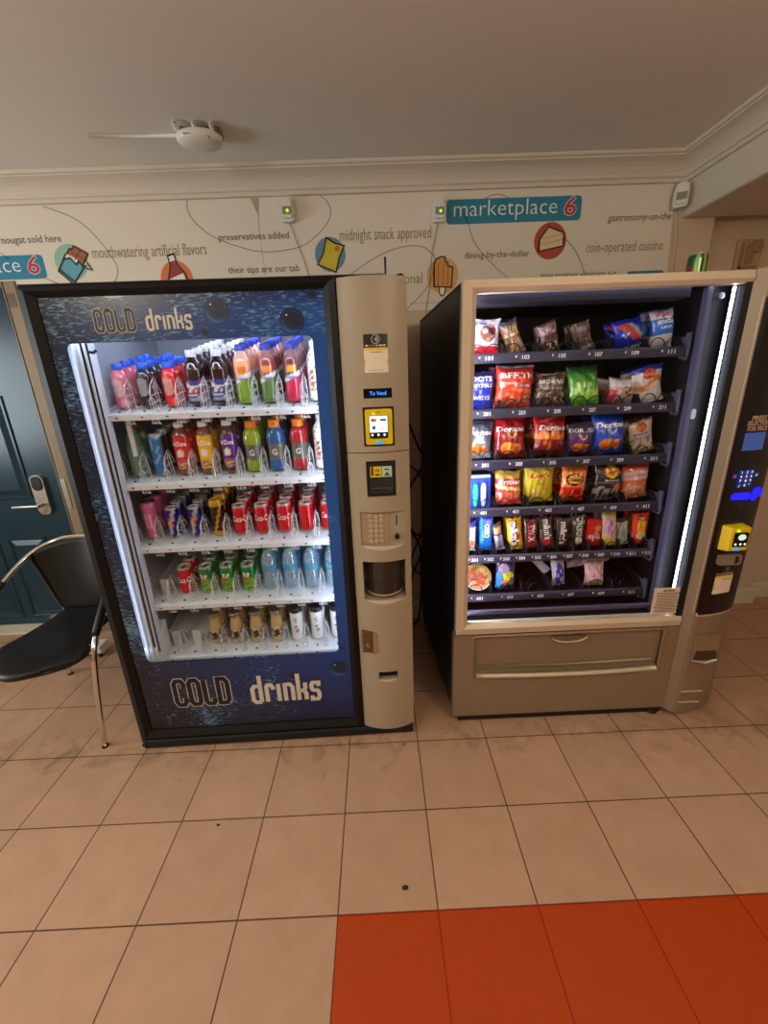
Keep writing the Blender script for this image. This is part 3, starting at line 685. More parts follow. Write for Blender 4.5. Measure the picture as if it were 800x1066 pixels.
# ---- beige control panel, bowed front with recesses
CX0, CX1 = 0.987, 1.210
def bow(x): t = (x - (CX0+CX1)/2)/((CX1-CX0)/2); return -0.006 - 0.030*(1 - t*t)
def bowed(name, z0, z1, holes, mat, dz=None):
    xs = sorted(set([CX0 + (CX1-CX0)*i/20 for i in range(21)] + [v for h in holes for v in (h[0], h[2])]))
    zs = sorted(set([z0, z1] + [v for h in holes for v in (h[1], h[3])]))
    mb = MB()
    def inh(x, z): return any(h[0]-1e-6 < x < h[2]+1e-6 and h[1]-1e-6 < z < h[3]+1e-6 for h in holes)
    for i in range(len(xs)-1):
        for j in range(len(zs)-1):
            if inh((xs[i]+xs[i+1])/2, (zs[j]+zs[j+1])/2): continue
            mb.add([(xs[i], bow(xs[i]), zs[j]), (xs[i+1], bow(xs[i+1]), zs[j]), (xs[i+1], bow(xs[i+1]), zs[j+1]), (xs[i], bow(xs[i]), zs[j+1])], [(0,1,2,3)], 0, False)
        for z in (z0, z1):
            mb.add([(xs[i], bow(xs[i]), z), (xs[i+1], bow(xs[i+1]), z), (xs[i+1], 0.05, z), (xs[i], 0.05, z)], [(0,1,2,3)])
    for x in (CX0, CX1): mb.add([(x, bow(x), z0), (x, 0.05, z0), (x, 0.05, z1), (x, bow(x), z1)], [(0,1,2,3)])
    for h in holes:
        yb = h[4]; hx = [x for x in xs if h[0]-1e-6 <= x <= h[2]+1e-6]
        for i in range(len(hx)-1):
            mb.add([(hx[i], yb, h[1]), (hx[i+1], yb, h[1]), (hx[i+1], yb, h[3]), (hx[i], yb, h[3])], [(0,1,2,3)])
            for z in (h[1], h[3]): mb.add([(hx[i], bow(hx[i]), z), (hx[i+1], bow(hx[i+1]), z), (hx[i+1], yb, z), (hx[i], yb, z)], [(0,1,2,3)])
        for x in (h[0], h[2]): mb.add([(x, bow(x), h[1]), (x, yb, h[1]), (x, yb, h[3]), (x, bow(x), h[3])], [(0,1,2,3)])
    return mb.build(name, mat, A)
up = bowed('upper_control_panel', 1.278, 1.829, [(1.056, 1.460, 1.153, 1.492, -0.020), (1.050, 1.298, 1.157, 1.432, -0.018)], beige)
lo = bowed('lower_control_panel', 0.048, 1.275, [(1.052, 1.115, 1.158, 1.246, -0.010), (1.020, 0.922, 1.187, 1.056, -0.016), (1.020, 0.690, 1.186, 0.856, 0.13), (1.000, 0.440, 1.044, 0.548, 0.0), (1.062, 0.312, 1.142, 0.350, 0.03)], beige)
yc = bow(1.10)
def on(x0, z0, x1, z1, y0, y1, m, name, par, bev=0.0):
    q = MB(); q.box(x0, y0, z0, x1, y1, z1); return q.build(name, m, par, bev)
# payment sticker (its square code left blank)
def curved_patch(x0, z0, x1, z1, off, m, name, par, f=bow, nseg=8, r=0):
    q = MB()
    for i in range(nseg):
        a, c = x0+(x1-x0)*i/nseg, x0+(x1-x0)*(i+1)/nseg
        q.add([(a, f(a)-off, z0), (c, f(c)-off, z0), (c, f(c)-off, z1), (a, f(a)-off, z1)], [(0,1,2,3)], 0, True)
    return q.build(name, m, par)
def pay_sticker(par, x0, z0, x1, z1, f):
    wd, ht = x1-x0, z1-z0
    s = curved_patch(x0, z0, x1, z1, 0.0008, M('sticker_cream', (238, 226, 204), 0.45), 'payment_sticker', par, f)
    curved_patch(x0, z0+0.655*ht, x1, z1, 0.0014, M('sticker_black', (28, 27, 26), 0.4), 'black_header', s, f)
    curved_patch(x0, z0+0.595*ht, x1, z0+0.655*ht, 0.0014, yellow, 'yellow_band', s, f)
    q = MB(); cx, cz = (x0+x1)/2, z0+0.865*ht; yy = f(cx)-0.002
    q.ribbon(arc(cx, cz, 0.125*ht*0.9, 0, 2*PI, 22)[:-1], 0.0012, yy, 0, True)
    for k in range(3): q.ribbon(arc(cx-0.006, cz, 0.004+0.0045*k, -0.8, 0.8, 6), 0.0016, yy, 0)
    q.build('contactless_symbol', foil_text_white, s)
    q = MB()
    for k, c in enumerate(range(6)): q.box(x0+wd*(0.07+0.145*k), f(x0+wd*(0.07+0.145*k))-0.0022, z0+0.69*ht, x0+wd*(0.18+0.145*k), f(x0+wd*(0.18+0.145*k))-0.0016, z0+0.725*ht, k)
    q.build('card_logos', [foil_text_white, M('logo_red', (215, 70, 40), 0.4), M('logo_green', (90, 170, 110), 0.4), M('logo_pale', (200, 205, 200), 0.4), foil_text_white, foil_text_white], s)
    q = MB(); hz = z0+0.28*ht
    for xx, d_ in ((x0, 1), (x1, -1)): q.flat([(xx, hz-0.013), (xx+d_*0.009, hz), (xx, hz+0.013)] if d_ > 0 else [(xx, hz-0.013), (xx, hz+0.013), (xx+d_*0.009, hz)], min(f(x0), f(x1), f(xx))-0.0016)
    q.build('yellow_arrows', yellow, s)
    q = MB()
    for k in range(9): q.box(x0+wd*(0.28+0.05*k), yy+0.0004, z0+0.525*ht, x0+wd*(0.315+0.05*k), yy+0.0008, z0+0.545*ht)
    q.build('lettering', print_grey, s); q = MB()
    for k in range(14): q.box(x0+wd*(0.18+0.045*k), yy+0.0004, z0+0.06*ht, x0+wd*(0.205+0.045*k), yy+0.0008, z0+0.075*ht)
    q.build('lettering', print_grey, s)
pay_sticker(up, 1.064, 1.542, 1.143, 1.660, bow)
disp = on(1.056, 1.460, 1.153, 1.492, -0.0215, -0.012, M('display_black', (8, 9, 14), 0.35, spec=0.2), 'display', up)
q = MB(); q.text('To Vend', 1.077, -0.0222, 1.470, 0.056, 0.018, 0, 0.01); q.build('display_text', M('display_blue', (40, 130, 255), 0.4, emit=(50, 140, 255), estr=1.6), disp)
# yellow card reader
def reader(par, x0, z0, x1, z1, y, f=1.0, label=None):
    bz = MB(); bz.prism(rrect(x0-0.004, z0-0.002, x1+0.004, z1+0.004, 0.004), 'y', y+0.002, y+0.02); s = bz.build('card_reader', dark_plastic, par, bevel=0.002)
    q = MB(); q.prism(rrect(x0+0.003, z0+0.004, x1-0.003, z1-0.003, 0.007), 'y', y-0.012, y+0.004); bd = q.build('reader_body', yellow, s, bevel=0.003)
    wd, ht = x1-x0, z1-z0
    q = MB(); q.prism(rrect(x0+0.17*wd, z0+0.20*ht, x1-0.19*wd, z1-0.20*ht, 0.003), 'y', y-0.0145, y-0.011); q.build('reader_screen', M('reader_black', (14, 14, 16), 0.25), s)
    return s, y-0.015
rd, ry = reader(up, 1.054, 1.302, 1.153, 1.428, -0.030)
q = MB(); q.prism(rrect(1.072, 1.348, 1.133, 1.402, 0.002), 'y', ry-0.001, ry+0.001); q.build('screen_image', screen_white, rd)
q = MB()
q.prism(arc(1.083, 1.389, 0.006, 0, 2*PI, 12)[:-1], 'y', ry-0.0016, ry-0.001, 0); q.prism(arc(1.090, 1.389, 0.006, 0, 2*PI, 12)[:-1], 'y', ry-0.0018, ry-0.001, 1)
q.box(1.108, ry-0.0016, 1.385, 1.128, ry-0.001, 1.393, 2); q.box(1.080, ry-0.0016, 1.358, 1.092, ry-0.001, 1.370, 2); q.box(1.106, ry-0.0016, 1.359, 1.124, ry-0.001, 1.361, 3)
q.build('card_logos', [M('logo_red'), M('logo_amber', (240, 170, 30), 0.4), M('logo_blue', (60, 150, 210), 0.4), print_grey], rd)
q = MB()
for x in (1.080, 1.101, 1.122): q.prism(arc(x, 1.339, 0.004, 0, 2*PI, 10)[:-1], 'y', ry-0.0016, ry)
q.build('reader_buttons', screen_white, rd)
q = MB(); q.prism(arc(1.103, 1.304, 0.014, 0.2, PI-0.2, 10), 'y', ry-0.0016, ry+0.006); q.build('tap_light', M('tap_blue', (40, 150, 220), 0.3, emit=(40, 150, 230), estr=0.8), rd)
q = MB(); q.box(1.083, ry, 1.408, 1.090, ry+0.002, 1.412); q.build('status_light', M('green_light', (150, 220, 30), 0.3, emit=(150, 230, 20), estr=2.0), rd)
q = MB(); q.text('TAP', 1.095, ry+0.002, 1.4115, 0.012, 0.007); q.build('lettering', print_black, rd)
# bill acceptor
bl = on(1.056, 1.119, 1.154, 1.243, -0.024, -0.011, dark_plastic, 'bill_acceptor', lo, 0.002)
q = MB(); q.hexa([(1.062, -0.024, 1.122), (1.148, -0.024, 1.122), (1.148, -0.024, 1.18), (1.062, -0.024, 1.18), (1.064, -0.040, 1.126), (1.146, -0.040, 1.126), (1.146, -0.026, 1.176), (1.064, -0.026, 1.176)]); q.build('bill_mouth', black, bl, bevel=0.003)
q = MB(); q.box(1.066, -0.043, 1.146, 1.144, -0.030, 1.151); q.build('mouth_ridge', M('ridge_grey', (70, 66, 60), 0.4), bl, bevel=0.001)
q = MB(); q.box(1.066, -0.0255, 1.186, 1.106, -0.0245, 1.225, 0); q.box(1.108, -0.0255, 1.186, 1.144, -0.0245, 1.225, 1); q.box(1.066, -0.0255, 1.225, 1.144, -0.0245, 1.236, 2)
pic = q.build('instruction_label', [yellow, M('label_mint', (190, 215, 195), 0.4), M('label_dark', (40, 34, 24), 0.4)], bl)
q = MB(); q.box(1.070, -0.0265, 1.192, 1.077, -0.0255, 1.224, 0); q.box(1.084, -0.0265, 1.206, 1.100, -0.0255, 1.216, 2); q.box(1.084, -0.0265, 1.192, 1.100, -0.0255, 1.198, 0); q.flat([(1.114, 1.190), (1.138, 1.190), (1.126, 1.206)], -0.0262, 1); q.box(1.118, -0.0265, 1.212, 1.134, -0.0255, 1.216, 0)
q.build('instruction_pictures', [print_black, M('label_green', (30, 120, 80), 0.4), M('label_ochre', (190, 140, 20), 0.4)], pic)
# keypad
kp = on(1.026, 0.930, 1.128, 1.052, -0.0185, -0.015, M('keypad_plate', (170, 150, 124), 0.4), 'keypad', lo, 0.001)
keys = 'A12B34C56D78E90FC<'
for r in range(6):
    for c in range(3):
        x, z = 1.058 + 0.020*c, 1.039 - 0.0202*r
        q = MB(); q.prism(arc(x, z, 0.0072, 0, 2*PI, 14)[:-1], 'y', -0.0245, -0.018); k = q.build('key', beige_light, kp, bevel=0.002)
        q = MB(); q.text('A12B34C56D78E90F*#'[r*3+c], x, -0.0249, z-0.0035, None, 0.0095, 0, 0.0, 'C'); q.build('lettering', print_black, k)
on(1.1545, 0.998, 1.1590, 1.036, -0.0172, -0.015, black_matte, 'coin_slot', lo)
q = MB(); q.tube([(1.157, -0.016, 0.954), (1.157, -0.034, 0.954)], [0.0095, 0.0085], 16); q.build('coin_return_button', black, lo)
def lip(x0, x1, z, hgt, name='recess_lip'):
    q = MB(); K = 14; top = []; bot = []
    for i in range(K+1):
        x = x0+(x1-x0)*i/K; t = (i/K-0.5)*2; top.append((x, bow(x)-0.0006, z)); bot.append((x, bow(x)-0.0030*(1-t*t), z - hgt*(1-t*t)))
    q.add(top+bot, [(i, i+1, K+2+i, K+1+i) for i in range(K)], 0, True); q.build(name, beige_light, lo)
lip(1.020, 1.187, 0.922, 0.018); lip(1.020, 1.186, 0.690, 0.016); lip(1.062, 1.142, 0.312, 0.010)
# delivery port: rotating clear bucket in the recess
q = MB()
K = 20; ptsb = [(1.103 + 0.074*math.cos(PI + PI*i/K), 0.055 + 0.078*math.sin(PI + PI*i/K)) for i in range(K+1)]
q.add([(x, y, 0.700) for x, y in ptsb] + [(x, y, 0.848) for x, y in ptsb], [(i, i+1, K+2+i, K+1+i) for i in range(K)], 0, True)
port = q.build('delivery_port', smoke, lo)
q = MB(); q.prism([(x, y) for x, y in ptsb] + [(1.177, 0.12), (1.029, 0.12)], 'z', 0.694, 0.704); q.build('port_floor', M('port_brown', (104, 88, 74), 0.4), port)
q = MB(); q.tube([(x, y-0.001, 0.706) for x, y in ptsb], 0.0035, 8); q.build('port_rim', M('port_rim', (170, 150, 128), 0.35), port)
q = MB(); q.prism([(1.024, 0.852), (1.066, 0.852), (1.066, 0.812), (1.046, 0.832), (1.024, 0.818)], 'y', 0.02, 0.024); q.build('inner_flap', dark_plastic, port)
# latch with half-moon finger recess
q = MB(); q.prism(arc(1.044, 0.492, 0.036, -PI/2, PI/2, 14, 0.054), 'y', bow(1.06)-0.0012, bow(1.06)+0.004); q.build('finger_recess', M('recess_beige', (150, 130, 106), 0.45), lo)
lt = on(1.001, 0.444, 1.043, 0.545, -0.024, 0.0, M('latch_bronze', (120, 96, 74), 0.35, 0.5), 'door_latch', lo, 0.003)
q = MB(); q.tube([(1.024, -0.024, 0.478), (1.024, -0.030, 0.478)], 0.008, 12); q.build('lock_cylinder', chrome, lt)
q = MB(); q.hexa([(1.066, 0.0, 0.314), (1.138, 0.0, 0.314), (1.138, 0.02, 0.314), (1.066, 0.02, 0.314), (1.066, -0.03, 0.328), (1.138, -0.03, 0.328), (1.138, 0.02, 0.345), (1.066, 0.02, 0.345)]); q.build('coin_cup', dark_plastic, lo, bevel=0.002)
q = MB(); q.tube([(1.15, 0.10, H), (1.15, 0.10, H+0.075)], 0.0035, 8); q.build('antenna', black, A)
q = MB(); q.tube(smooth_path([(1.165, 0.14, H+0.006), (1.185, 0.11, H+0.016), (1.205, 0.10, H+0.018), (1.203, 0.16, H+0.01)], 5), 0.007, 8); q.build('antenna_cable', black_matte, A)
for x, y in ((0.06, 0.05), (1.15, 0.05), (0.06, 0.7), (1.15, 0.7)):
    q = MB(); q.tube([(x, y, 0.0), (x, y, 0.012)], 0.022, 12); q.build('foot', black_matte, A)

# ================================================================== BOTTLES AND CANS
def band(z, a, b_): return a <= z <= b_
def hsh(a, b_, k=1): return (math.sin(a*12.9898*k + b_*78.233) * 43758.5453) % 1.0
LID = (186, 184, 178)
def dense(prof, step=0.006):
    out = [prof[0]]
    for (r0, z0), (r1, z1) in zip(prof, prof[1:]):
        n_ = max(1, int(abs(z1-z0)/step))
        for i in range(1, n_+1): out.append((r0+(r1-r0)*i/n_, z0+(z1-z0)*i/n_))
    return out
def wraptext(o, txt, r, z, size, arcw, mat, bold=0.0, shear=0.0, th0=0.0, vert=False):
    q = MB(); w_ = arcw*r
    def mp(px, pz):
        if vert: px, pz = -(pz - z) , z + px
        t = px/r + th0; return ((r+0.0008)*math.sin(t), -(r+0.0008)*math.cos(t), pz)
    q.text(txt, -w_/2 if not vert else 0, 0, z, w_, size, 0, bold, 'L', shear, mp); q.build('lettering', mat, o)
PROTO = {}
def bottle(key, name, prof, col, cap, mat=None, seg=24):
    b = MB(); b.lathe(dense(prof), seg, 0, (0,0,0), col)
    o = b.build(name, mat or liquid)
    if cap:
        cr, z0, z1, cm = cap
        q = MB(); q.lathe([(cr*0.98, z0), (cr, z0+0.002), (cr, z1-0.003), (cr*0.9, z1)], 20); q.build('cap', cm, o)
    PROTO[key] = o; return o
def can(key, r, h, col, lid=LID, tab=True):
    def cf(t, z): return lid if z > h-0.0056 or z < 0.003 else col(t, z)
    pr = [(r*0.72, 0.001), (r*0.82, 0.0), (r*0.97, 0.008), (r, 0.014)]
    b = MB(); b.lathe(dense(pr + [(r, h-0.018), (r*0.86, h-0.004)]) + [(r*0.87, h-0.001), (r*0.84, h), (r*0.80, h-0.002), (r*0.78, h-0.005)], 24, 0, (0,0,0), cf)
    o = b.build('drink_can', canskin)
    if tab:
        q = MB(); q.prism(arc(0, 0.002, r*0.26, 0, 2*PI, 12, r*0.40)[:-1], 'z', h-0.005, h-0.0035); q.prism(arc(0, -r*0.42, r*0.26, 0, 2*PI, 10, r*0.2)[:-1], 'z', h-0.005, h-0.0045)
        q.build('pull_tab', M('tab_metal', (150, 148, 144), 0.25, 0.9), o)
    PROTO[key] = o; return o
cap_blue = M('cap_blue', (28, 92, 214), 0.35); cap_white = M('cap_white', (236, 234, 232), 0.35); cap_navy = M('cap_navy', (38, 56, 170), 0.35)
cap_orange = M('cap_orange', (244, 134, 28), 0.35); cap_green = M('cap_green', (30, 150, 90), 0.35); cap_black = M('cap_black', (30, 26, 26), 0.45); cap_red = M('cap_dark_red', (120, 24, 36), 0.4)
lid_metal = M('lid_metal', (150, 138, 112), 0.3, 0.7)
P_SH = [(.023, 0), (.0285, .006), (.0292, .03), (.0275, .07), (.0292, .115), (.0275, .132), (.02, .150), (.016, .156), (.016, .160)]
for key, lc, ov in (('pink', (232, 118, 132), (238, 196, 192)), ('dark', (44, 40, 46), (150, 146, 146)), ('red', (222, 26, 38), (228, 156, 146))):
    def cf(t, z, lc=lc, ov=ov):
        if (t/0.75)**2 + ((z-.082)/.038)**2 < 1: return tuple(int(c*(0.9 if hsh(round(t*9), round(z*240)) > .72 else 1)) for c in ov)
        if (t-0.5)**2/0.2 + ((z-.022)/.014)**2 < 1: return tuple(min(255, int(c*1.15+20)) for c in lc)
        return lc
    o = bottle(key, 'drink_bottle', P_SH, cf, (.0185, .154, .180, cap_blue))
P_OC = [(.028, 0), (.034, .006), (.034, .088), (.0325, .094), (.034, .103), (.033, .132), (.026, .158), (.016, .176), (.016, .182)]
for key, lab in (('cran', (190, 44, 58)), ('grape', (74, 64, 140))):
    def cf(t, z, lab=lab):
        if band(z, .016, .030): return (122, 150, 190)
        if band(z, .030, .092):
            if abs(t-0.2) < .55 and band(z, .074, .088): return (52, 62, 140)
            h_ = hsh(round(t*5), round(z*150)); return (215, 205, 215) if h_ > .62 else tuple(int(c*(.6+.5*h_)) for c in lab)
        return (46, 8, 18)
    bottle(key, 'drink_bottle', P_OC, cf, (.0185, .176, .202, cap_white))
P_SN = [(.025, 0), (.031, .008), (.032, .05), (.0298, .10), (.032, .14), (.030, .168), (.019, .196), (.0165, .204), (.0165, .210)]
for key, up_, lo_, fr_ in (('peach', (246, 164, 128), (126, 160, 44), (220, 130, 40)), ('kiwi', (150, 66, 62), (92, 120, 62), (236, 150, 70)), ('cherry', (120, 56, 54), (206, 34, 74), (244, 176, 60))):
    def cf(t, z, up_=up_, lo_=lo_, fr_=fr_):
        d_ = z - (.098 + .012*t)
        if abs(d_) < .010 and abs(t) < 1.4: return (234, 230, 240)
        if (t-.15)**2/.28 + ((z-.130)/.017)**2 < 1 and z > .1: return fr_
        if z > .172: return tuple(int(c*.7+70) for c in up_)
        return up_ if d_ > 0 else (lo_ if z < .08 or hsh(round(t*6), round(z*200)) > .4 else tuple(int(c*.7+50) for c in lo_))
    o = bottle(key, 'drink_bottle', P_SN, cf, (.0185, .204, .228, cap_navy))
    wraptext(o, 'Snapple', .0312, .092, .017, 1.5, M('print_navy', (50, 50, 130), 0.5), 0.01, 0.2)
def cf(t, z):
    if -0.75 < t < -0.25 and band(z, .035, .115): return (176, 96, 50) if hsh(round(t*9), round(z*160)) > .35 else (236, 232, 226)
    if hsh(round(t*5), round(z*130)) > .9: return (120, 120, 130)
    return (238, 236, 232)
bottle('coconut', 'drink_bottle', [(.029, 0), (.034, .01), (.033, .10), (.034, .15), (.030, .172), (.019, .190), (.017, .2), (.017, .204)], cf, (.019, .200, .222, cap_white))
P_AZ = [(.025, 0), (.0315, .008), (.0315, .152), (.028, .168), (.017, .188), (.016, .194)]
for key, lab in (('azred', (214, 30, 40)), ('azyellow', (242, 182, 22)), ('azpurple', (100, 30, 140))):
    def cf(t, z, lab=lab):
        if z < .022 or z > .158: return (120, 62, 34) if key != 'azpurple' else (80, 36, 44)
        if t**2/.18 + ((z-.088)/.015)**2 < 1: return (236, 228, 220)
        if t**2/.4 + ((z-.042)/.016)**2 < 1: return (200, 60, 50) if hsh(round(t*7), round(z*170)) > .35 else (170, 190, 110)
        if z < .064 and abs(t) < .9: return tuple(int(c*.6+70) for c in lab)
        return lab
    o = bottle(key, 'drink_bottle', P_AZ, cf, (.0185, .190, .212, cap_white))
    wraptext(o, 'AriZona', .0315, .118, .026, 1.75, foil_text_white, 0.02)
P_GA = [(.030, 0), (.036, .008), (.036, .04), (.0335, .05), (.0335, .105), (.036, .115), (.036, .137), (.031, .162), (.021, .174), (.019, .178)]
for key, lc in (('lime', (142, 166, 24)), ('blueade', (24, 88, 150)), ('redade', (176, 30, 40))):
    def cf(t, z, lc=lc):
        if band(z, .045, .110): return (118, 116, 104) if abs(t) > .5 else (96, 92, 84)
        return lc
    o = bottle(key, 'drink_bottle', P_GA, cf, (.0225, .176, .206, cap_orange))
    wraptext(o, 'G', .0335, .066, .034, .62, M('print_pale', (212, 206, 204), 0.5), 0.03)
bottle('greenclear', 'drink_bottle', [(.027, 0), (.034, .01), (.034, .12), (.028, .15), (.015, .18), (.014, .185)], lambda t, z: (104, 140, 116) if z < .12 else (80, 118, 92), (.016, .150, .196, cap_red))
can('energyblue', .031, .162, lambda t, z: (26, 34, 48) if t > .55 else ((150, 195, 230) if hsh(round(t*7), round(z*90)) > .86 else (58, 122, 190)))
def cf(t, z):
    if abs(abs(t)-.3) < .1 and band(z, .05, .11): return (240, 190, 210)
    return (214, 104, 150)
can('pinkcan', .031, .160, cf, (70, 40, 52))
def cf(t, z):
    if t**2/.2 + ((z-.072)/.012)**2 < 1: return (206, 60, 40) if t > 0 else (232, 180, 60)
    return (176, 180, 192) if abs(t - .12 - (z-.07)*9) < .30 else (28, 30, 132)
o = can('redbull', .0268, .138, cf); wraptext(o, 'Red Bull', .0268, .088, .013, .9, print_red, 0.01)
can('goldcan', .029, .155, lambda t, z: (200, 152, 36) if z > .126 or z < .022 or abs(t - .2 - (z-.07)*10) < .16 else (40, 27, 18), (206, 164, 50))
for key in ('cola', 'colaplain'):
    o = can(key, .0330, .124, lambda t, z: (200, 14, 30))
    if key == 'cola': wraptext(o, 'Coca-Cola', .0330, .058, .036, 2.3, foil_text_white, 0.0, 0.3, 0.35)
def cf(t, z):
    if (t+.35)**2/.12 + ((z-.062)/.013)**2 < 1: return (206, 60, 30)
    return (26, 128, 56) if z > .075 else ((150, 190, 50) if hsh(round(t*5), round(z*120)) > .35 else (70, 150, 50))
o = can('lemonlime', .0330, .124, cf); wraptext(o, '7UP', .0330, .072, .026, .9, foil_text_white, 0.02)
watm = M_clear('water_plastic', (204, 234, 247), 0.24, 0.05, 0.30)
o = bottle('water', 'water_bottle', [(.026, 0), (.033, .008), (.032, .04), (.033, .06), (.031, .085), (.033, .11), (.032, .15), (.028, .178), (.016, .204), (.014, .212)], None, (.0155, .210, .230, cap_green), watm)
q = MB(); q.lathe([(.0335, .100), (.0335, .135)], 20, cap=False); q.build('paper_label', M_clear('label_cyan', (120, 205, 236), 0.35, 0.1, 0.1), o)
def cf(t, z):
    if band(z, .028, .080) and abs(t) < 1.2: return (74, 64, 42) if t**2/.25 + ((z-.054)/.018)**2 < 1 else ((214, 192, 150) if hsh(round(t*5), round(z*130)) > .5 else (120, 96, 62))
    return (196, 164, 112)
bottle('coffee', 'coffee_bottle', [(.026, 0), (.029, .006), (.029, .085), (.0245, .118), (.0215, .132), (.023, .148), (.023, .150)], cf, (.0250, .148, .168, lid_metal))
def cf(t, z):
    if (t-.1)**2/.08 + ((z-.055)/.010)**2 < 1: return (232, 130, 150)
    if band(z, .07, .13) and abs(t+.1) < .3 and hsh(round(t*14), round(z*260)) > .6: return (120, 130, 130)
    return (236, 236, 234)
bottle('whiteslim', 'shake_bottle', [(.026, 0), (.0290, .006), (.0290, .150), (.0285, .154)], cf, (.0288, .150, .178, cap_black))

NOUN = {'pink': 'blue-capped pink juice bottle', 'dark': 'blue-capped dark juice bottle', 'red': 'blue-capped red juice bottle', 'cran': 'white-capped cranberry juice bottle', 'grape': 'white-capped purple-labelled juice bottle',
 'peach': 'navy-capped peach tea bottle', 'kiwi': 'navy-capped brown and green bottle', 'cherry': 'navy-capped brown and crimson bottle', 'coconut': 'white bottle with brown print', 'azred': 'red-labelled iced tea bottle', 'azyellow': 'yellow-labelled iced tea bottle',
 'azpurple': 'purple-labelled iced tea bottle', 'lime': 'orange-capped lime sports drink', 'blueade': 'orange-capped blue sports drink', 'redade': 'orange-capped red sports drink', 'greenclear': 'pale green bottle with dark cap', 'energyblue': 'tall blue energy can',
 'pinkcan': 'tall pink energy can', 'redbull': 'slim blue and silver can', 'goldcan': 'black and gold can', 'cola': 'red cola can', 'colaplain': 'plain red cola can', 'lemonlime': 'green lemon-lime can', 'water': 'clear water bottle', 'coffee': 'beige coffee bottle', 'whiteslim': 'white shake bottle, black cap'}
STOCK = [  # shelf: (kind, rows) per lane
 [('pink', 5), ('dark', 5), ('red', 5), ('cran', 6), ('grape', 6), ('peach', 5), ('kiwi', 5), ('cherry', 5), ('coconut', 4)],
 [('greenclear', 2), ('energyblue', 3), ('azred', 3), ('azyellow', 3), ('azpurple', 3), ('lime', 3), ('blueade', 3), ('redade', 3), ('coconut', 2)],
 [('pinkcan', 3), ('redbull', 4), ('redbull', 4), ('goldcan', 4), ('cola', 4), ('cola', 4), ('cola', 4), ('colaplain', 4), ('cola', 3)],
 [None, ('cola', 2), ('lemonlime', 3), ('lemonlime', 3), ('lemonlime', 3), ('water', 3), ('water', 3), ('water', 3), ('water', 2)],
 [None, None, ('coffee', 3), ('coffee', 3), ('coffee', 3), ('coffee', 3), ('whiteslim', 3), ('whiteslim', 3), ('whiteslim', 2)]]
ORD = ['first', 'second', 'third', 'fourth', 'fifth', 'sixth', 'seventh', 'eighth', 'ninth']
SHN = ['top', 'second', 'third', 'fourth', 'bottom']
used = set()
ZS = {'pink': .88, 'dark': .88, 'red': .88, 'peach': .91, 'kiwi': .91, 'cherry': .91, 'cran': .96, 'grape': .96, 'lime': .95, 'blueade': .95, 'redade': .95, 'redbull': .94, 'coconut': .95, 'water': .88, 'coffee': .92, 'whiteslim': .93, 'azred': .96, 'azyellow': .96, 'azpurple': .96}
def put(o, x, y, z, rz=0.0):
    ca, sa = math.cos(RA), math.sin(RA)
    z += TILT*(y - YPV); o.location = (OA.x + x*ca - y*sa, OA.y + x*sa + y*ca, z)
    o.rotation_euler = (Matrix.Rotation(RA, 3, 'Z') @ Matrix.Rotation(TA*0.22, 3, 'X') @ Matrix.Rotation(rz, 3, 'Z')).to_euler()
for si, row in enumerate(STOCK):
    for li, it in enumerate(row):
        if not it: continue
        key, rows = it; src = PROTO[key]; r = max(v.co.x for v in src.data.vertices)
        for j in range(rows):
            if key not in used: o = src; used.add(key)
            else:
                o = src.copy(); C.objects.link(o)
                for ch in src.children:
                    if j > 1 and ch.name.split('.')[0] == 'lettering': continue
                    c_ = ch.copy(); C.objects.link(c_); c_.parent = o
            o.scale = (1, 1, ZS.get(key, 1.0)); put(o, LANE[li] + random.uniform(-.001, .001), 0.150 + r + j*(2*r + 0.0025)*0.981, SHZ[si] + 0.0006 + 0.145*r, random.uniform(-.22, .22) if j else random.uniform(-.1, .1))
            pos = 'front of' if j == 0 else ORD[j] + ' in'
            o['label'] = f"{NOUN[key]}, {pos} {ORD[li]} lane from the rails, {SHN[si]} drinks shelf"
            o['category'] = 'can' if 'can' in src.name.split('_')[1] else 'bottle'
            o['group'] = f"drinks on the {SHN[si]} shelf"

# ================================================================== SNACK MACHINE
OB = Vector((0.4755, 0.6855, 0))
B = thing('snack_vending_machine', 'bronze-framed snack vending machine with coiled snack trays and black selection panel', 'vending machine', OB, 0)
SW = 1.205; SD = 0.84; SH = 1.815; SK = -0.046
sk = lambda y: SK*(y-0.03)/(SD-0.03)
def sbox(mb, x0, y0, z0, x1, y1, z1, m=0):
    mb.hexa([(x0+sk(y0), y0, z0), (x1+sk(y0), y0, z0), (x1+sk(y1), y1, z0), (x0+sk(y1), y1, z0), (x0+sk(y0), y0, z1), (x1+sk(y0), y0, z1), (x1+sk(y1), y1, z1), (x0+sk(y1), y1, z1)], m)
b = MB()
sbox(b, -0.004, 0.03, 0.05, 0.016, SD, SH); sbox(b, SW-0.03, 0.06, 0.05, SW-0.01, SD, SH); sbox(b, 0.0, SD-0.02, 0.05, SW-0.01, SD, SH)
sbox(b, -0.004, 0.03, SH-0.02, SW-0.01, SD, SH); sbox(b, 0.0, 0.03, 0.05, SW-0.03, SD, 0.07)
b.build('cabinet', M('cabinet_black', (24, 23, 23), 0.45), B, bevel=0.003)
snl = M('snack_lining', (22, 21, 24), 0.5)
b = MB()
b.box(0.016, 0.05, 0.47, 0.024, 0.76, 1.80); b.box(0.016, 0.75, 0.47, 0.93, 0.76, 1.80); b.box(0.016, 0.05, 1.795, 0.945, 0.76, 1.80); b.box(0.016, 0.05, 0.47, 0.945, 0.76, 0.48)
b.box(0.905, 0.09, 0.47, 0.912, 0.76, 1.80)
b.build('inner_lining', snl, B)
side_m = M('side_panel_grey', (15, 15, 20), 0.45, spec=0.35)
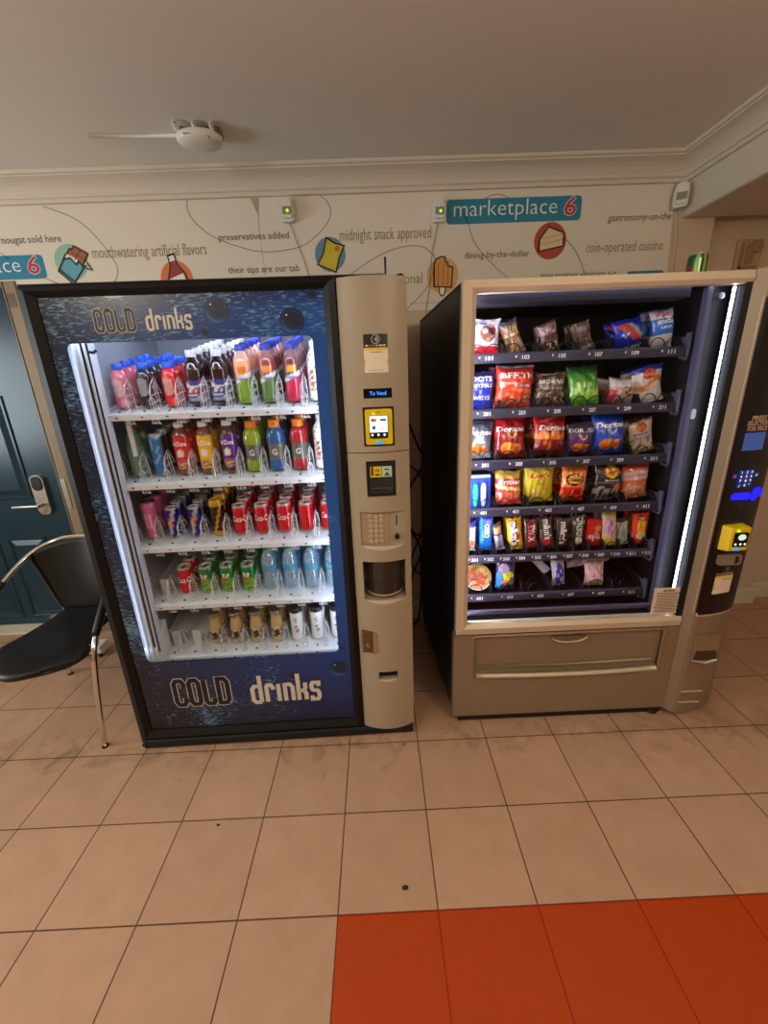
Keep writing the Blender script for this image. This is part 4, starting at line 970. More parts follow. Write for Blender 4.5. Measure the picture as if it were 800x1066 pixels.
b = MB(); b.box(0.890, 0.074, 0.53, 0.945, 0.09, 1.785); b.build('side_panel', side_m, B)
b = MB(); b.hexa([(0.874, 0.066, 0.50), (0.892, 0.066, 0.50), (0.892, 0.09, 0.50), (0.874, 0.09, 0.50), (0.868, 0.066, 1.785), (0.886, 0.066, 1.785), (0.886, 0.09, 1.785), (0.868, 0.09, 1.785)])
b.build('cabinet_flange', M('flange_lilac', (70, 66, 92), 0.45), B)
b = MB(); b.box(0.03, 0.055, 1.752, 0.80, 0.13, 1.784); b.build('lamp_housing', M('housing_lilac', (26, 25, 35), 0.65, spec=0.2), B, bevel=0.003)
b = MB(); b.tube([(0.905, 0.05, 1.752), (0.905, 0.074, 1.752)], 0.011, 12); b.build('lock_bolt', M('bolt_steel', (150, 150, 155), 0.3, 0.9), B)
b = MB(); b.prism(rrect(0.892, 1.335, 0.910, 1.372, 0.008), 'y', 0.070, 0.075); b.build('paper_tag', M('tag_white', (170, 170, 180), 0.6), B)
b = MB(); b.box(0.03, 0.06, 0.528, 0.87, 0.075, 0.548); b.build('cabinet_sill', M('sill_lilac', (84, 78, 100), 0.4), B, bevel=0.003)
# door frame: left jamb, head, sill, black right jamb
b = MB()
def mitre(o0, o1, i1, i0):
    vs = [(o0[0], 0.03, o0[1]), (o1[0], 0.03, o1[1]), (o1[0], -0.006, o1[1]), (o0[0], -0.006, o0[1])]
    g0 = ((o0[0]*.35+i0[0]*.65), (o0[1]*.35+i0[1]*.65)); g1 = ((o1[0]*.35+i1[0]*.65), (o1[1]*.35+i1[1]*.65))
    vs += [(g0[0], -0.012, g0[1]), (g1[0], -0.012, g1[1]), (i0[0], -0.002, i0[1]), (i1[0], -0.002, i1[1]), (i0[0], 0.03, i0[1]), (i1[0], 0.03, i1[1])]
    b.add(vs, [(0,1,2,3), (3,2,5,4), (4,5,7,6), (6,7,9,8), (0,1,9,8)])
o_ = [(0.0, 0.478), (0.957, 0.478), (0.957, 1.816), (0.0, 1.816)]; i_ = [(0.046, 0.524), (0.957, 0.524), (0.957, 1.779), (0.046, 1.779)]
mitre(o_[0], o_[1], i_[1], i_[0]); mitre(o_[2], o_[3], i_[3], i_[2]); mitre(o_[3], o_[0], i_[0], i_[3])
b.build('door_frame', silver, B)
b = MB(); b.box(0.936, -0.004, 0.524, 0.962, 0.05, 1.782); b.build('black_jamb', M('jamb_black', (6, 6, 7), 0.6), B)
b = MB(); b.box(0.04, 0.006, 0.52, 0.945, 0.010, 1.785); b.build('window_glass', glass, B)
b = MB(); b.box(-0.001, -0.006, 0.4745, 0.955, 0.02, 0.4785); b.build('door_gap', black_matte, B)
b = MB()
for k in range(62): b.box(0.927, 0.030, 0.545+0.0199*k, 0.9335, 0.036, 0.561+0.0199*k)
b.box(0.9335, 0.028, 0.545, 0.936, 0.038, 1.78, 1); b.build('led_strip', [led_snack, black_matte], B)
b = MB(); b.box(0.026, 0.034, 0.545, 0.032, 0.048, 1.78); b.build('led_strip', led_side, B)
b = MB(); b.box(0.06, 0.036, 1.7885, 0.92, 0.048, 1.7935); b.build('led_strip', led_head_fill, B)  # unseen strip added behind the door head to brighten the packets
# notice on the glass
b = MB(); b.box(0.828, 0.0040, 0.532, 0.951, 0.0058, 0.655); nt_ = b.build('notice_sticker', M('notice_cream', (222, 204, 180), 0.5), B)
q = MB(); q.box(0.866, 0.0034, 0.638, 0.914, 0.0040, 0.646, 0); q.build('red_heading', M('heading_brown', (120, 52, 44), 0.5), nt_)
q = MB(); q.text('WARNING', 0.890, 0.0032, 0.6395, 0.036, 0.0068, 0, 0.01, 'C'); q.build('lettering', M('notice_cream'), nt_)
q = MB()
for r in range(14):
    x = 0.838 + 0.008*hsh(r, 3)
    while x < 0.936 - 0.012*hsh(r, 7):
        l_ = 0.004 + 0.008*hsh(x, r); q.box(x, 0.0034, 0.542+0.0068*(13-r), min(x+l_, 0.943), 0.0040, 0.5450+0.0068*(13-r)); x += l_ + 0.0018
q.build('lettering', M('print_brown_dark', (90, 62, 46), 0.6), nt_)
# lower panel with the push flap
HX0, HX1, HZ0, HZ1 = 0.088, 0.886, 0.262, 0.454
b = MB()
def lowp(x0, z0, x1, z1): b.add([(x0, -0.006, z0), (x1, -0.006, z0), (x1, -0.006, z1), (x0, -0.006, z1)], [(0,1,2,3)])
lowp(-0.008, 0.048, 0.957, HZ0-0.004); lowp(-0.008, HZ1+0.004, 0.957, 0.474); lowp(-0.008, HZ0-0.004, HX0-0.004, HZ1+0.004); lowp(HX1+0.004, HZ0-0.004, 0.957, HZ1+0.004)
b.add([(-0.008, -0.006, 0.048), (-0.008, 0.04, 0.048), (-0.008, 0.04, 0.474), (-0.008, -0.006, 0.474)], [(0,1,2,3)])
b.add([(-0.008, -0.006, 0.474), (0.957, -0.006, 0.474), (0.957, 0.04, 0.474), (-0.008, 0.04, 0.474)], [(0,1,2,3)])
b.add([(-0.008, -0.006, 0.048), (0.957, -0.006, 0.048), (0.957, 0.04, 0.048), (-0.008, 0.04, 0.048)], [(0,1,2,3)])
lp = b.build('lower_panel', silver_shaded, B)
q = MB(); ro = rrect(HX0-0.014, HZ0-0.012, HX1+0.012, HZ1+0.012, 0.016, 4); q.tube([(p[0], -0.006, p[1]) for p in ro] + [(ro[0][0], -0.006, ro[0][1])], 0.0055, 8); q.build('opening_rim', silver_shaded, lp)
flap = MB()
flap.hexa([(HX0-0.012, 0.008, HZ0-0.01), (HX1+0.012, 0.008, HZ0-0.01), (HX1+0.012, 0.03, HZ0-0.01), (HX0-0.012, 0.03, HZ0-0.01), (HX0-0.012, 0.004, HZ1+0.01), (HX1+0.012, 0.004, HZ1+0.01), (HX1+0.012, 0.02, HZ1+0.01), (HX0-0.012, 0.02, HZ1+0.01)])
flap.tube([(HX0+0.02, 0.004, HZ0+0.045), (0.487, 0.001, HZ0+0.040), (HX1-0.02, 0.004, HZ0+0.045)], 0.006, 8)
fl = flap.build('push_flap', silver_shaded, B, bevel=0.004)
q = MB(); q.prism(arc(0.487, 0.452, 0.075, PI, 2*PI, 16, 0.026), 'y', -0.010, 0.0); q.build('flap_grip', M('grip_dark', (112, 90, 70), 0.4), fl, bevel=0.003)
q = MB(); q.tube([(a[0], -0.013, a[1]) for a in arc(0.487, 0.452, 0.075, PI+0.1, 2*PI-0.1, 16, 0.027)], 0.0035, 6); q.build('grip_lip', silver, fl)
q = MB(); K = 20
bs_ = [(HX0+0.002+(HX1-HX0-0.004)*i/K, -0.010-0.014*(1-(2*i/K-1)**2)) for i in range(K+1)]
q.tube([(x, y, HZ0+0.008) for x, y in bs_], 0.010, 8); q.build('flap_sill', silver, B)
q = MB(); q.box(HX0-0.004, -0.004, HZ0-0.004, HX1+0.004, 0.06, HZ0+0.016); q.box(HX0-0.004, 0.032, HZ0, HX1+0.004, 0.036, HZ1+0.004); q.build('flap_recess', silver_shaded, B)
for x, y in ((0.05, 0.06), (0.93, 0.03), (0.05, 0.75), (1.12, 0.75)):
    q = MB(); q.tube([(x, y, 0.0), (x, y, 0.02), (x, y, 0.055)], [0.03, 0.028, 0.016], 12); q.build('foot', black_matte, B)
q = MB(); q.box(0.02, 0.012, 0.006, 0.960, 0.70, 0.05); q.build('base_rail', black_matte, B)

# ---- selection column: bevelled bronze post with a black fascia
prof_s = [(0.957, 0.03), (0.957, 0.0), (0.984, -0.034), (1.00, -0.038), (1.06, -0.032), (1.11, -0.021), (1.15, -0.006), (1.18, 0.010), (1.202, 0.030), (1.212, 0.055), (1.212, 0.09)]
b = MB(); b.prism(prof_s, 'z', 0.042, 1.818, 0, False); post = b.build('selection_panel', silver_shaded, B)
def sf(x):
    P = prof_s[1:10]
    for (a, ya), (c, yc_) in zip(P, P[1:]):
        if a <= x <= c: return ya + (yc_-ya)*(x-a)/(c-a)
    return P[-1][1]
def spatch(x0, z0, x1, z1, off, m, name, par, rnd=0.0):
    q = MB(); n_ = 14
    for i in range(n_):
        a, c = x0+(x1-x0)*i/n_, x0+(x1-x0)*(i+1)/n_
        def ins(x):
            d_ = min(x-x0, x1-x)
            return rnd - math.sqrt(max(0, rnd*rnd - (rnd-d_)**2)) if d_ < rnd else 0
        q.add([(a, sf(a)-off, z0+ins(a)), (c, sf(c)-off, z0+ins(c)), (c, sf(c)-off, z1-ins(c)), (a, sf(a)-off, z1-ins(a))], [(0,1,2,3)], 0, True)
    return q.build(name, m, par)
rim = spatch(0.980, 0.538, 1.192, 1.752, 0.0012, silver, 'fascia_rim', post, 0.02)
fas = spatch(0.986, 0.546, 1.186, 1.745, 0.0022, M('fascia_black', (13, 11, 16), 0.32), 'black_fascia', post, 0.016)
blue_e = M('button_blue', (30, 30, 255), 0.3, emit=(22, 20, 255), estr=1.6)
tanp = M('print_peach', (214, 178, 146), 0.5)
def stext(txt, x, z, w_, s_, m, bold=0.0, shear=0.0, par=None, align='L'):
    q = MB(); q.text(txt, x, 0, z, w_, s_, 0, bold, align, shear, lambda px, pz: (px, sf(px)-0.003, pz)); return q.build('lettering', m, par or fas)
stext('PRESS', 1.032, 1.334, 0.062, 0.022, tanp, 0.02, 0.15); stext('SELECTION', 1.018, 1.316, 0.094, 0.022, tanp, 0.02, 0.15); stext('FOR PRICE', 1.022, 1.297, 0.086, 0.022, tanp, 0.02, 0.15)
spatch(1.018, 1.226, 1.108, 1.290, 0.0034, M('price_screen', (60, 84, 150), 0.25, emit=(50, 78, 150), estr=0.45), 'price_screen', post)
pad = spatch(1.004, 1.100, 1.118, 1.160, 0.0030, M('pad_navy', (16, 22, 60), 0.4), 'keypad', post, 0.01)
kn = M('key_navy', (30, 56, 140), 0.35, emit=(30, 56, 150), estr=0.25)
for r in range(3):
    for c in range(3):
        x, z = 1.040+0.022*c, 1.146-0.016*r
        q = MB(); q.prism(rrect(x-0.010, z-0.007, x+0.010, z+0.007, 0.004, 3), 'y', sf(x)-0.0055, sf(x)-0.002); k = q.build('key', kn, pad)
        q = MB(); q.text(str(r*3+c+1), x, sf(x)-0.0062, z-0.0045, None, 0.013, 0, 0.02, 'C'); q.build('lettering', M('glow_white', (235, 240, 255), 0.4, emit=(235, 240, 255), estr=0.7), k)
for (x, z, t_, m_) in ((1.014, 1.132, 'X', M('glow_red', (240, 40, 50), 0.4, emit=(240, 40, 50), estr=0.7)), (1.108, 1.132, '#', M('glow_lime', (150, 220, 60), 0.4, emit=(150, 220, 60), estr=0.7)), (1.062, 1.096, '0', MATS['glow_white']), (1.040, 1.094, '/', MATS['glow_white']), (1.083, 1.096, '*', MATS['glow_white'])):
    q = MB(); q.prism(rrect(x-0.009, z-0.007, x+0.009, z+0.009, 0.004, 3), 'y', sf(x)-0.0055, sf(x)-0.002); k = q.build('key', kn, pad)
    q = MB(); q.text(t_, x, sf(x)-0.0062, z-0.004, None, 0.013, 0, 0.02, 'C'); q.build('lettering', m_, k)
q = MB(); q.prism(rrect(1.020, 1.040, 1.098, 1.066, 0.0125, 6), 'y', sf(1.06)-0.006, sf(1.06)); q.build('coin_return_button', blue_e, post, bevel=0.002)
q = MB(); q.prism(arc(1.133, 1.062, 0.019, 0, 2*PI, 20)[:-1], 'y', sf(1.133)-0.010, sf(1.133)); q.prism(rrect(1.114, 1.030, 1.130, 1.056, 0.007, 4), 'y', sf(1.122)-0.008, sf(1.122)); q.build('blue_coin_light', blue_e, post, bevel=0.002)
q = MB(); q.ribbon(rrect(1.040, 1.002, 1.064, 1.026, 0.004, 2), 0.0012, sf(1.05)-0.0032, 0, True); q.ribbon([(1.06, 1.004), (1.075, 1.004), (1.075, 1.016)], 0.0012, sf(1.07)-0.0032); q.ribbon(rrect(1.118, 1.006, 1.124, 1.018, 0.002, 2), 0.0012, sf(1.12)-0.0032, 0, True); q.build('coin_symbol', M('symbol_grey', (90, 84, 92), 0.5), fas)
# reader block (stands proud of the fascia, faces a little inwards)
q = MB(); x0, x1, z0, z1 = 1.012, 1.106, 0.840, 0.942
q.hexa([(x0, sf(x0), z0), (x1, sf(x1), z0), (x1, sf(x1), z1), (x0, sf(x0), z1), (x0+0.014, -0.072, z0+0.004), (x1-0.002, -0.068, z0+0.004), (x1-0.002, -0.068, z1-0.004), (x0+0.014, -0.072, z1-0.004)])
rb = q.build('card_reader', yellow, post, bevel=0.004)
q = MB(); q.prism(rrect(1.038, 0.864, 1.092, 0.920, 0.003), 'y', -0.0745, -0.068); q.build('reader_screen', M('reader_black'), rb)
q = MB(); q.prism(arc(1.067, 0.902, 0.015, 0, 2*PI, 18, 0.012)[:-1], 'y', -0.0755, -0.074); q.build('screen_image', M('screen_mint', (190, 220, 215), 0.3, emit=(190, 225, 220), estr=0.8), rb)
q = MB()
for x in (1.047, 1.066, 1.083): q.prism(arc(x, 0.874, 0.004, 0, 2*PI, 10)[:-1], 'y', -0.0755, -0.074)
q.build('reader_buttons', screen_white, rb)
q = MB(); q.box(1.046, -0.0735, 0.925, 1.056, -0.070, 0.930); q.build('status_light', MATS['green_light'], rb)
q = MB(); q.prism(arc(1.058, 0.844, 0.014, 0.2, PI-0.2, 10), 'y', -0.0735, -0.066); q.build('tap_light', MATS['tap_blue'], rb)
q = MB(); q.prism(rrect(1.020, 0.775, 1.112, 0.818, 0.010, 4), 'y', -0.050, -0.02); sl = q.build('coin_slot_plate', M('plate_bronze', (158, 148, 134), 0.38, 0.5), post, bevel=0.004)
q = MB(); q.prism(arc(1.098, 0.794, 0.006, 0, 2*PI, 12)[:-1], 'y', -0.054, -0.048); q.build('slot_lock', chrome, sl)
q = MB(); q.prism(rrect(1.085, 0.782, 1.096, 0.812, 0.003), 'y', -0.052, -0.048); q.build('coin_slot', black_matte, sl)
# white payment sticker
cx = 1.077
q = MB()
for k in range(3): q.ribbon(arc(cx-0.004, 0.750, 0.003+0.004*k, -0.8, 0.8, 6), 0.0014, sf(cx)-0.0034)
q.ribbon(arc(cx, 0.750, 0.014, 0, 2*PI, 18, 0.011)[:-1], 0.001, sf(cx)-0.0034, 0, True)
for k in range(7): q.box(1.036+0.011*k, sf(1.036+0.011*k)-0.0036, 0.728, 1.044+0.011*k, sf(1.044+0.011*k)-0.003, 0.732)
q.build('contactless_symbol', M('symbol_pale', (170, 160, 150), 0.5), fas)
ps = spatch(1.034, 0.640, 1.121, 0.722, 0.0032, M('sticker_cream'), 'payment_sticker', post)
spatch(1.034, 0.712, 1.121, 0.722, 0.0038, yellow, 'yellow_band', ps); spatch(1.034, 0.66, 1.041, 0.686, 0.0038, yellow, 'yellow_arrow', ps)
q = MB()
for k in range(8): q.box(1.055+0.006*k, sf(1.075)-0.0044, 0.7035, 1.0595+0.006*k, sf(1.075)-0.0038, 0.706)
q.build('lettering', print_grey, ps)
# coin return cup and embossed maker's plate
q = MB(); q.prism(rrect(1.010, 0.318, 1.116, 0.444, 0.006), 'y', -0.0425, -0.03); cupb = q.build('coin_cup', M('cup_bronze', (150, 124, 98), 0.4, 0.2), post, bevel=0.003)
q = MB(); q.hexa([(1.014, -0.046, 0.328), (1.112, -0.046, 0.328), (1.112, -0.043, 0.328), (1.014, -0.043, 0.328), (1.022, -0.0435, 0.372), (1.110, -0.0435, 0.372), (1.110, -0.0425, 0.372), (1.022, -0.0425, 0.372)]); q.build('cup_opening', M('cup_dark', (62, 48, 36), 0.5), cupb)
q = MB(); q.tube([(1.010, -0.046, 0.326), (1.06, -0.056, 0.322), (1.116, -0.044, 0.326)], 0.005, 8); q.build('cup_lip', silver, cupb)
q = MB(); q.box(0.998, -0.0425, 0.158, 1.092, -0.036, 0.161); q.box(0.998, -0.0425, 0.100, 1.088, -0.036, 0.103); ep = q.build('maker_plate', silver, post)
stext('CRANE', 1.006, 0.120, 0.07, 0.026, M('emboss', (180, 150, 120), 0.35, 0.3), 0.0, 0.0, ep)

# ---- trays and coils
TZ = [1.582, 1.381, 1.180, 0.979, 0.766, 0.578]
TX0, TX1 = 0.052, 0.862
LX = [0.120 + 0.1366*i for i in range(6)]; LX5 = [0.092 + 0.0687*i for i in range(12)]
rail_m = M('tray_rail', (66, 64, 80), 0.35, 0.5); tray_d = M('tray_dark', (34, 33, 38), 0.5, 0.3); coil_m = M('coil_wire', (40, 38, 44), 0.35, 0.7); brk = M('bracket_lilac', (92, 89, 110), 0.4, 0.4)
for ti, z in enumerate(TZ):
    b = MB(); b.box(TX0, 0.128, z-0.016, TX1, 0.72, z-0.012); tr = b.build('tray', tray_d, B)
    q = MB(); q.prism([(0.120, z-0.019), (0.120, z+0.010), (0.124, z+0.017), (0.132, z+0.017), (0.132, z-0.019)], 'x', TX0, TX1+0.008); q.build('price_rail', rail_m, tr, bevel=0.001)
    xs = LX5 if ti == 4 else LX; pitch = xs[1]-xs[0]
    q = MB()
    for i, x in enumerate(xs):
        num = str((ti+1)*100 + (i+1 if ti == 4 else 2*i+1))
        q.text(num, x-0.005, 0.1188, z-0.008, 0.027, 0.0205, 0, 0.02)
        q.box(x-0.030 if ti != 4 else x-0.018, 0.1186, z-0.002, x-0.026 if ti != 4 else x-0.014, 0.1192, z+0.006)
    q.build('lettering', number_white, tr)
    q = MB()
    for i, x in enumerate(xs):
        q.ribbon(rrect(x-0.022 if ti != 4 else x-0.012, z-0.008, x-0.008 if ti != 4 else x-0.006, z+0.007, 0.002, 2), 0.001, 0.1190, 0, True)
    q.build('price_frame', M('frame_grey', (110, 106, 120), 0.5), tr)
    for x in [xs[0]-pitch*0.5+0.004] + [(xs[i]+xs[i+1])/2 for i in range(len(xs)-1)] + [TX1]:
        q = MB(); q.prism([(0.134, z-0.012), (0.134, z+0.02), (0.16, z+0.05), (0.70, z+0.05), (0.70, z-0.012)], 'x', x-0.001, x+0.001); q.build('lane_divider', tray_d, tr)
    for i, x in enumerate(xs):
        for dx, rr in (((-0.031, 0.028), (0.031, 0.028)) if ti in (0, 1, 2, 3) else ((0.0, 0.026),) if ti == 4 else ((-0.005, 0.030),)):
            q = MB(); pts = []
            turns = 5
            for k in range(turns*18+1):
                a = 2*PI*k/18; s_ = 1 if dx >= 0 else -1
                t_ = k/18; pts.append((x+dx+rr*math.sin(a*s_), 0.140 + (0.012*t_ if t_ < 1 else 0.012 + 0.085*(t_-1)), z - 0.008 + rr + 0.002 - rr*math.cos(a)))
            q.tube(pts, 0.0020, 5); q.build('coil', coil_m, tr)
    q = MB(); q.hexa([(TX1+0.004, 0.108, z-0.022), (TX1+0.012, 0.108, z-0.022), (TX1+0.012, 0.132, z-0.022), (TX1+0.004, 0.132, z-0.022), (TX1+0.002, 0.108, z+0.062), (TX1+0.010, 0.108, z+0.062), (TX1+0.010, 0.132, z+0.062), (TX1+0.002, 0.132, z+0.062)])
    q.tube([(TX1-0.02, 0.118, z-0.022), (TX1+0.002, 0.112, z-0.032), (TX1+0.006, 0.112, z-0.020)], 0.005, 6); q.build('tray_bracket', brk, tr, bevel=0.001)
    q = MB(); q.box(TX1+0.003, 0.132, z-0.014, TX1+0.006, 0.70, z+0.05); q.build('tray_side', brk, tr)

# ================================================================== SNACK PACKETS
def lerp(a, c, t): t = max(0, min(1, t)); return tuple(a[i]+(c[i]-a[i])*t for i in range(3))
def ell(u, v, cu, cv, ru, rv): return ((u-cu)/ru)**2 + ((v-cv)/rv)**2 < 1
def speck(u, v, s, seed=0): return hsh(round(u*s)+seed, round(v*s*1.3)-seed)
def bag(name, w, h, d, art, texts=(), seed=1, crimp=0.055, pinch=0.07, nx=22, nz=30):
    rg = random.Random(seed); ph = [rg.uniform(0, 6.28) for _ in range(8)]
    def wid(v): return w/2*(1 - pinch*math.sin(PI*v) + 0.012*math.sin(9*v+ph[0]))
    def thick(u, v):
        t = (v-crimp)/(1-2*crimp)
        if t <= 0 or t >= 1: return 0.0012 + 0.0012*abs(math.sin(u*30))
        base_ = d/2*max(0, 1-abs(u)**2.6)**0.75*(4*t*(1-t))**0.55
        wr = 0.0022*math.sin(7*u+9*v+ph[1])*math.sin(5*v+ph[2]) + 0.0014*math.sin(17*u-6*v+ph[3]) + 0.0012*math.sin(23*v+8*u+ph[4])
        edge = min(1, (1-abs(u))*4)*min(1, t*6)*min(1, (1-t)*6)
        return base_ + wr*edge*(d/0.05) + 0.0006
    tilt = lambda v: 0.012*math.sin(PI*v+ph[5])*d/0.05
    b = MB(); vs = []; cs = []
    for sgn in (-1, 1):
        for j in range(nz+1):
            v = j/nz
            for i in range(nx+1):
                u = -1 + 2*i/nx
                zz = h*v + (0.003*math.sin(u*3+ph[6])*(1 if v > .5 else -0.4))*abs(2*v-1)
                vs.append((u*wid(v), sgn*thick(u, v) + tilt(v), max(zz, 0.0))); c = art(u, v) if sgn < 0 else art(0.93, v)
                cs.append(tuple(int(max(0, min(255, k))) for k in c))
    N_ = (nx+1)*(nz+1); fs = []
    for sgn in (0, 1):
        for j in range(nz):
            for i in range(nx):
                a = sgn*N_ + j*(nx+1) + i; f = (a, a+1, a+nx+2, a+nx+1); fs.append(f if sgn == 0 else f[::-1])
    ring = [i for i in range(nx+1)] + [j*(nx+1)+nx for j in range(1, nz+1)] + [nz*(nx+1)+i for i in range(nx-1, -1, -1)] + [j*(nx+1) for j in range(nz-1, 0, -1)]
    for k in range(len(ring)):
        a, c = ring[k], ring[(k+1) % len(ring)]; fs.append((c, a, a+N_, c+N_))
    b.add(vs, fs, 0, True, cs); o = b.build(name, skin)
    for (txt, u0, v0, wf, hf, m, bold, shear, vert) in texts:
        q = MB()
        def mp(px, pz):
            if vert: px, pz = -(pz), px        # reads downwards
            v = pz/h + v0 if not vert else v0 - pz/h
            if vert: px = -px
            u = px/(wid(min(1, max(0, v)))) + u0
            return (u*wid(v), -thick(max(-1, min(1, u)), v) + tilt(v) - 0.0012, v*h)
        if vert: q.text(txt, -wf*h/2, 0, -hf*w*0.36, wf*h, hf*w, 0, bold, 'L', shear, mp)
        else: q.text(txt, -wf*w/2, 0, -hf*h*0.36, wf*w, hf*h, 0, bold, 'L', shear, mp)
        q.build('lettering', m, o)
    return o
WT, BK = foil_text_white, print_black
PB = M('print_royal', (26, 60, 170), 0.4); PR = M('print_scarlet', (206, 30, 40), 0.4); PY = M('print_gold', (240, 200, 60), 0.4); PW = M('print_offwhite', (222, 216, 206), 0.4)
def seal(c, u, v, f=0.72):
    return tuple(k*f for k in c) if (v < .05 or v > .95) and math.sin(u*60) > 0 else c
def chips(top, bot, split=0.5, food=None, fc=(226, 140, 50), fdark=(150, 70, 20), slope=0.0, seed=0):
    def a(u, v):
        c = top if v > split + slope*u else bot
        if food:
            for (cu, cv, ru, rv) in food:
                if ell(u, v, cu, cv, ru, rv): c = lerp(fdark, fc, speck(u, v, 9, seed)*1.3)
        if v > .955 or v < .045: c = seal(c, u, v)
        return c
    return a
def zed(a_, b_, s=8, thr=.5, seed=0): return lambda u, v: a_ if speck(u, v, s, seed) > thr else b_
def mix_(base, overs):
    """overs: (test(u,v), colour or fn)"""
    def a(u, v):
        c = base(u, v) if callable(base) else base
        for t_, col in overs:
            if t_(u, v): c = col(u, v) if callable(col) else col
        return seal(c, u, v)
    return a
rect = lambda u0, v0, u1, v1: (lambda u, v: u0 <= u <= u1 and v0 <= v <= v1)
el = lambda cu, cv, ru, rv: (lambda u, v: ell(u, v, cu, cv, ru, rv))

def snack(name, cat, label, row, x, z, w, h, d, art, texts=(), lean=0.0, y=0.185, back=0.06, behind=1, group=None, blabel=None, seed=None, gap=0.075):
    o = bag(name, w, h, d, art, texts, seed or (row*31 + int(x*1000)))
    y += 0.004
    o.location = OB + Vector((x, y, z)); o.rotation_euler = (-back, lean, 0)
    tag(o, label, cat, f'snacks on tray {["one","two","three","four","five","six"][row-1]}')
    for k in range(behind):
        c_ = o.copy(); C.objects.link(c_); c_.location = OB + Vector((x-0.004, y+gap*(k+1), z)); c_.rotation_euler = (-back, lean*0.6+random.uniform(-.06, .06), random.uniform(-.08, .08))
        c_['label'] = 'second in line behind the ' + (blabel or label)
        for ch in o.children:
            t_ = ch.copy(); C.objects.link(t_); t_.parent = c_
    return o
z1, z2, z3, z4, z5, z6 = [z - 0.006 for z in TZ]
# --- tray one
snack('cookie_bag', 'snack bag', 'white snack bag with cookie picture and red base on top tray', 1, 0.128, z1+.02, .118, .128, .05, mix_((232, 226, 232), [(rect(-1, 0, 1, .24), (222, 36, 44)), (el(.15, .62, .55, .26), lambda u, v: lerp((120, 70, 60), (196, 150, 130), speck(u, v, 7))), (el(.42, .68, .3, .12), (98, 40, 62)), (rect(-.7, .82, .1, .9), zed((120, 120, 190), (226, 220, 230), 14))]), lean=0.02, blabel='white snack bag with red base on top tray')
snack('pastry_packet', 'snack bag', 'gold-brown pastry packet leaning sideways on the top tray', 1, 0.258, z1+.02, .070, .128, .045, mix_(lambda u, v: lerp((96, 66, 44), (196, 150, 96), speck(u, v, 6, 3)), [(rect(-1, .55, 1, .62), (214, 184, 132)), (el(.6, .3, .5, .16), (190, 150, 150)), (rect(-1, .9, 1, 1), (70, 74, 96))]), lean=-0.36, blabel='leaning gold-brown pastry packet on the top tray')
snack('chocolate_packet', 'snack bag', 'mauve-topped brown chocolate packet leaning on the top tray', 1, 0.390, z1+.02, .072, .112, .04, mix_(lambda u, v: lerp((74, 50, 48), (140, 98, 92), speck(u, v, 6, 5)), [(rect(-1, .62, 1, .9), lambda u, v: lerp((120, 90, 96), (200, 170, 178), speck(u, v, 8))), (rect(-.6, .12, .7, .34), zed((206, 186, 160), (90, 60, 52), 7))]), lean=-0.30, blabel='leaning mauve-topped packet on the top tray')
snack('cocoa_packet', 'snack bag', 'plain dark brown packet leaning on the top tray', 1, 0.528, z1+.02, .074, .112, .04, mix_(lambda u, v: lerp((66, 52, 46), (130, 108, 98), speck(u, v, 6, 9)), [(el(0, .78, .6, .1), (126, 112, 112)), (rect(-.6, .1, .8, .2), (170, 150, 132))]), lean=-0.38, blabel='leaning plain dark brown packet on the top tray')
snack('cookie_packet', 'snack bag', 'royal blue cookie packet with red stripe on the top tray', 1, 0.690, z1+.02, .108, .112, .045, mix_((34, 48, 190), [(lambda u, v: abs(u*.5 + (v-.55)*.9) < .16 and .25 < v < .85, (190, 52, 60)), (lambda u, v: abs(u*.5 + (v-.55)*.9 - .26) < .1 and .3 < v < .85, (168, 160, 150)), (rect(-1, 0, 1, .1), (206, 206, 220)), (lambda u, v: -.7 < u < -.1 and .42 < v < .56 and speck(u, v, 12) > .45, (214, 218, 240))]), lean=-0.24, blabel='royal blue cookie packet on the top tray')
snack('wafer_carton', 'snack box', 'tall white and blue wafer carton at the end of the top tray', 1, 0.812, z1+.02, .092, .140, .05, mix_((216, 214, 226), [(rect(-1, .36, 1, .74), (48, 116, 204)), (rect(-.85, .80, .85, .92), zed((214, 120, 140), (226, 220, 230), 9)), (rect(-1, .94, 1, 1), (120, 150, 200)), (el(-.2, .2, .5, .14), (232, 226, 226))]), [('SENECA', 0, .66, .62, .13, WT, .02, 0, False), ('CRISPS', .12, .52, .5, .10, WT, .01, 0, False)], lean=-0.14, blabel='white and blue wafer carton on the top tray')
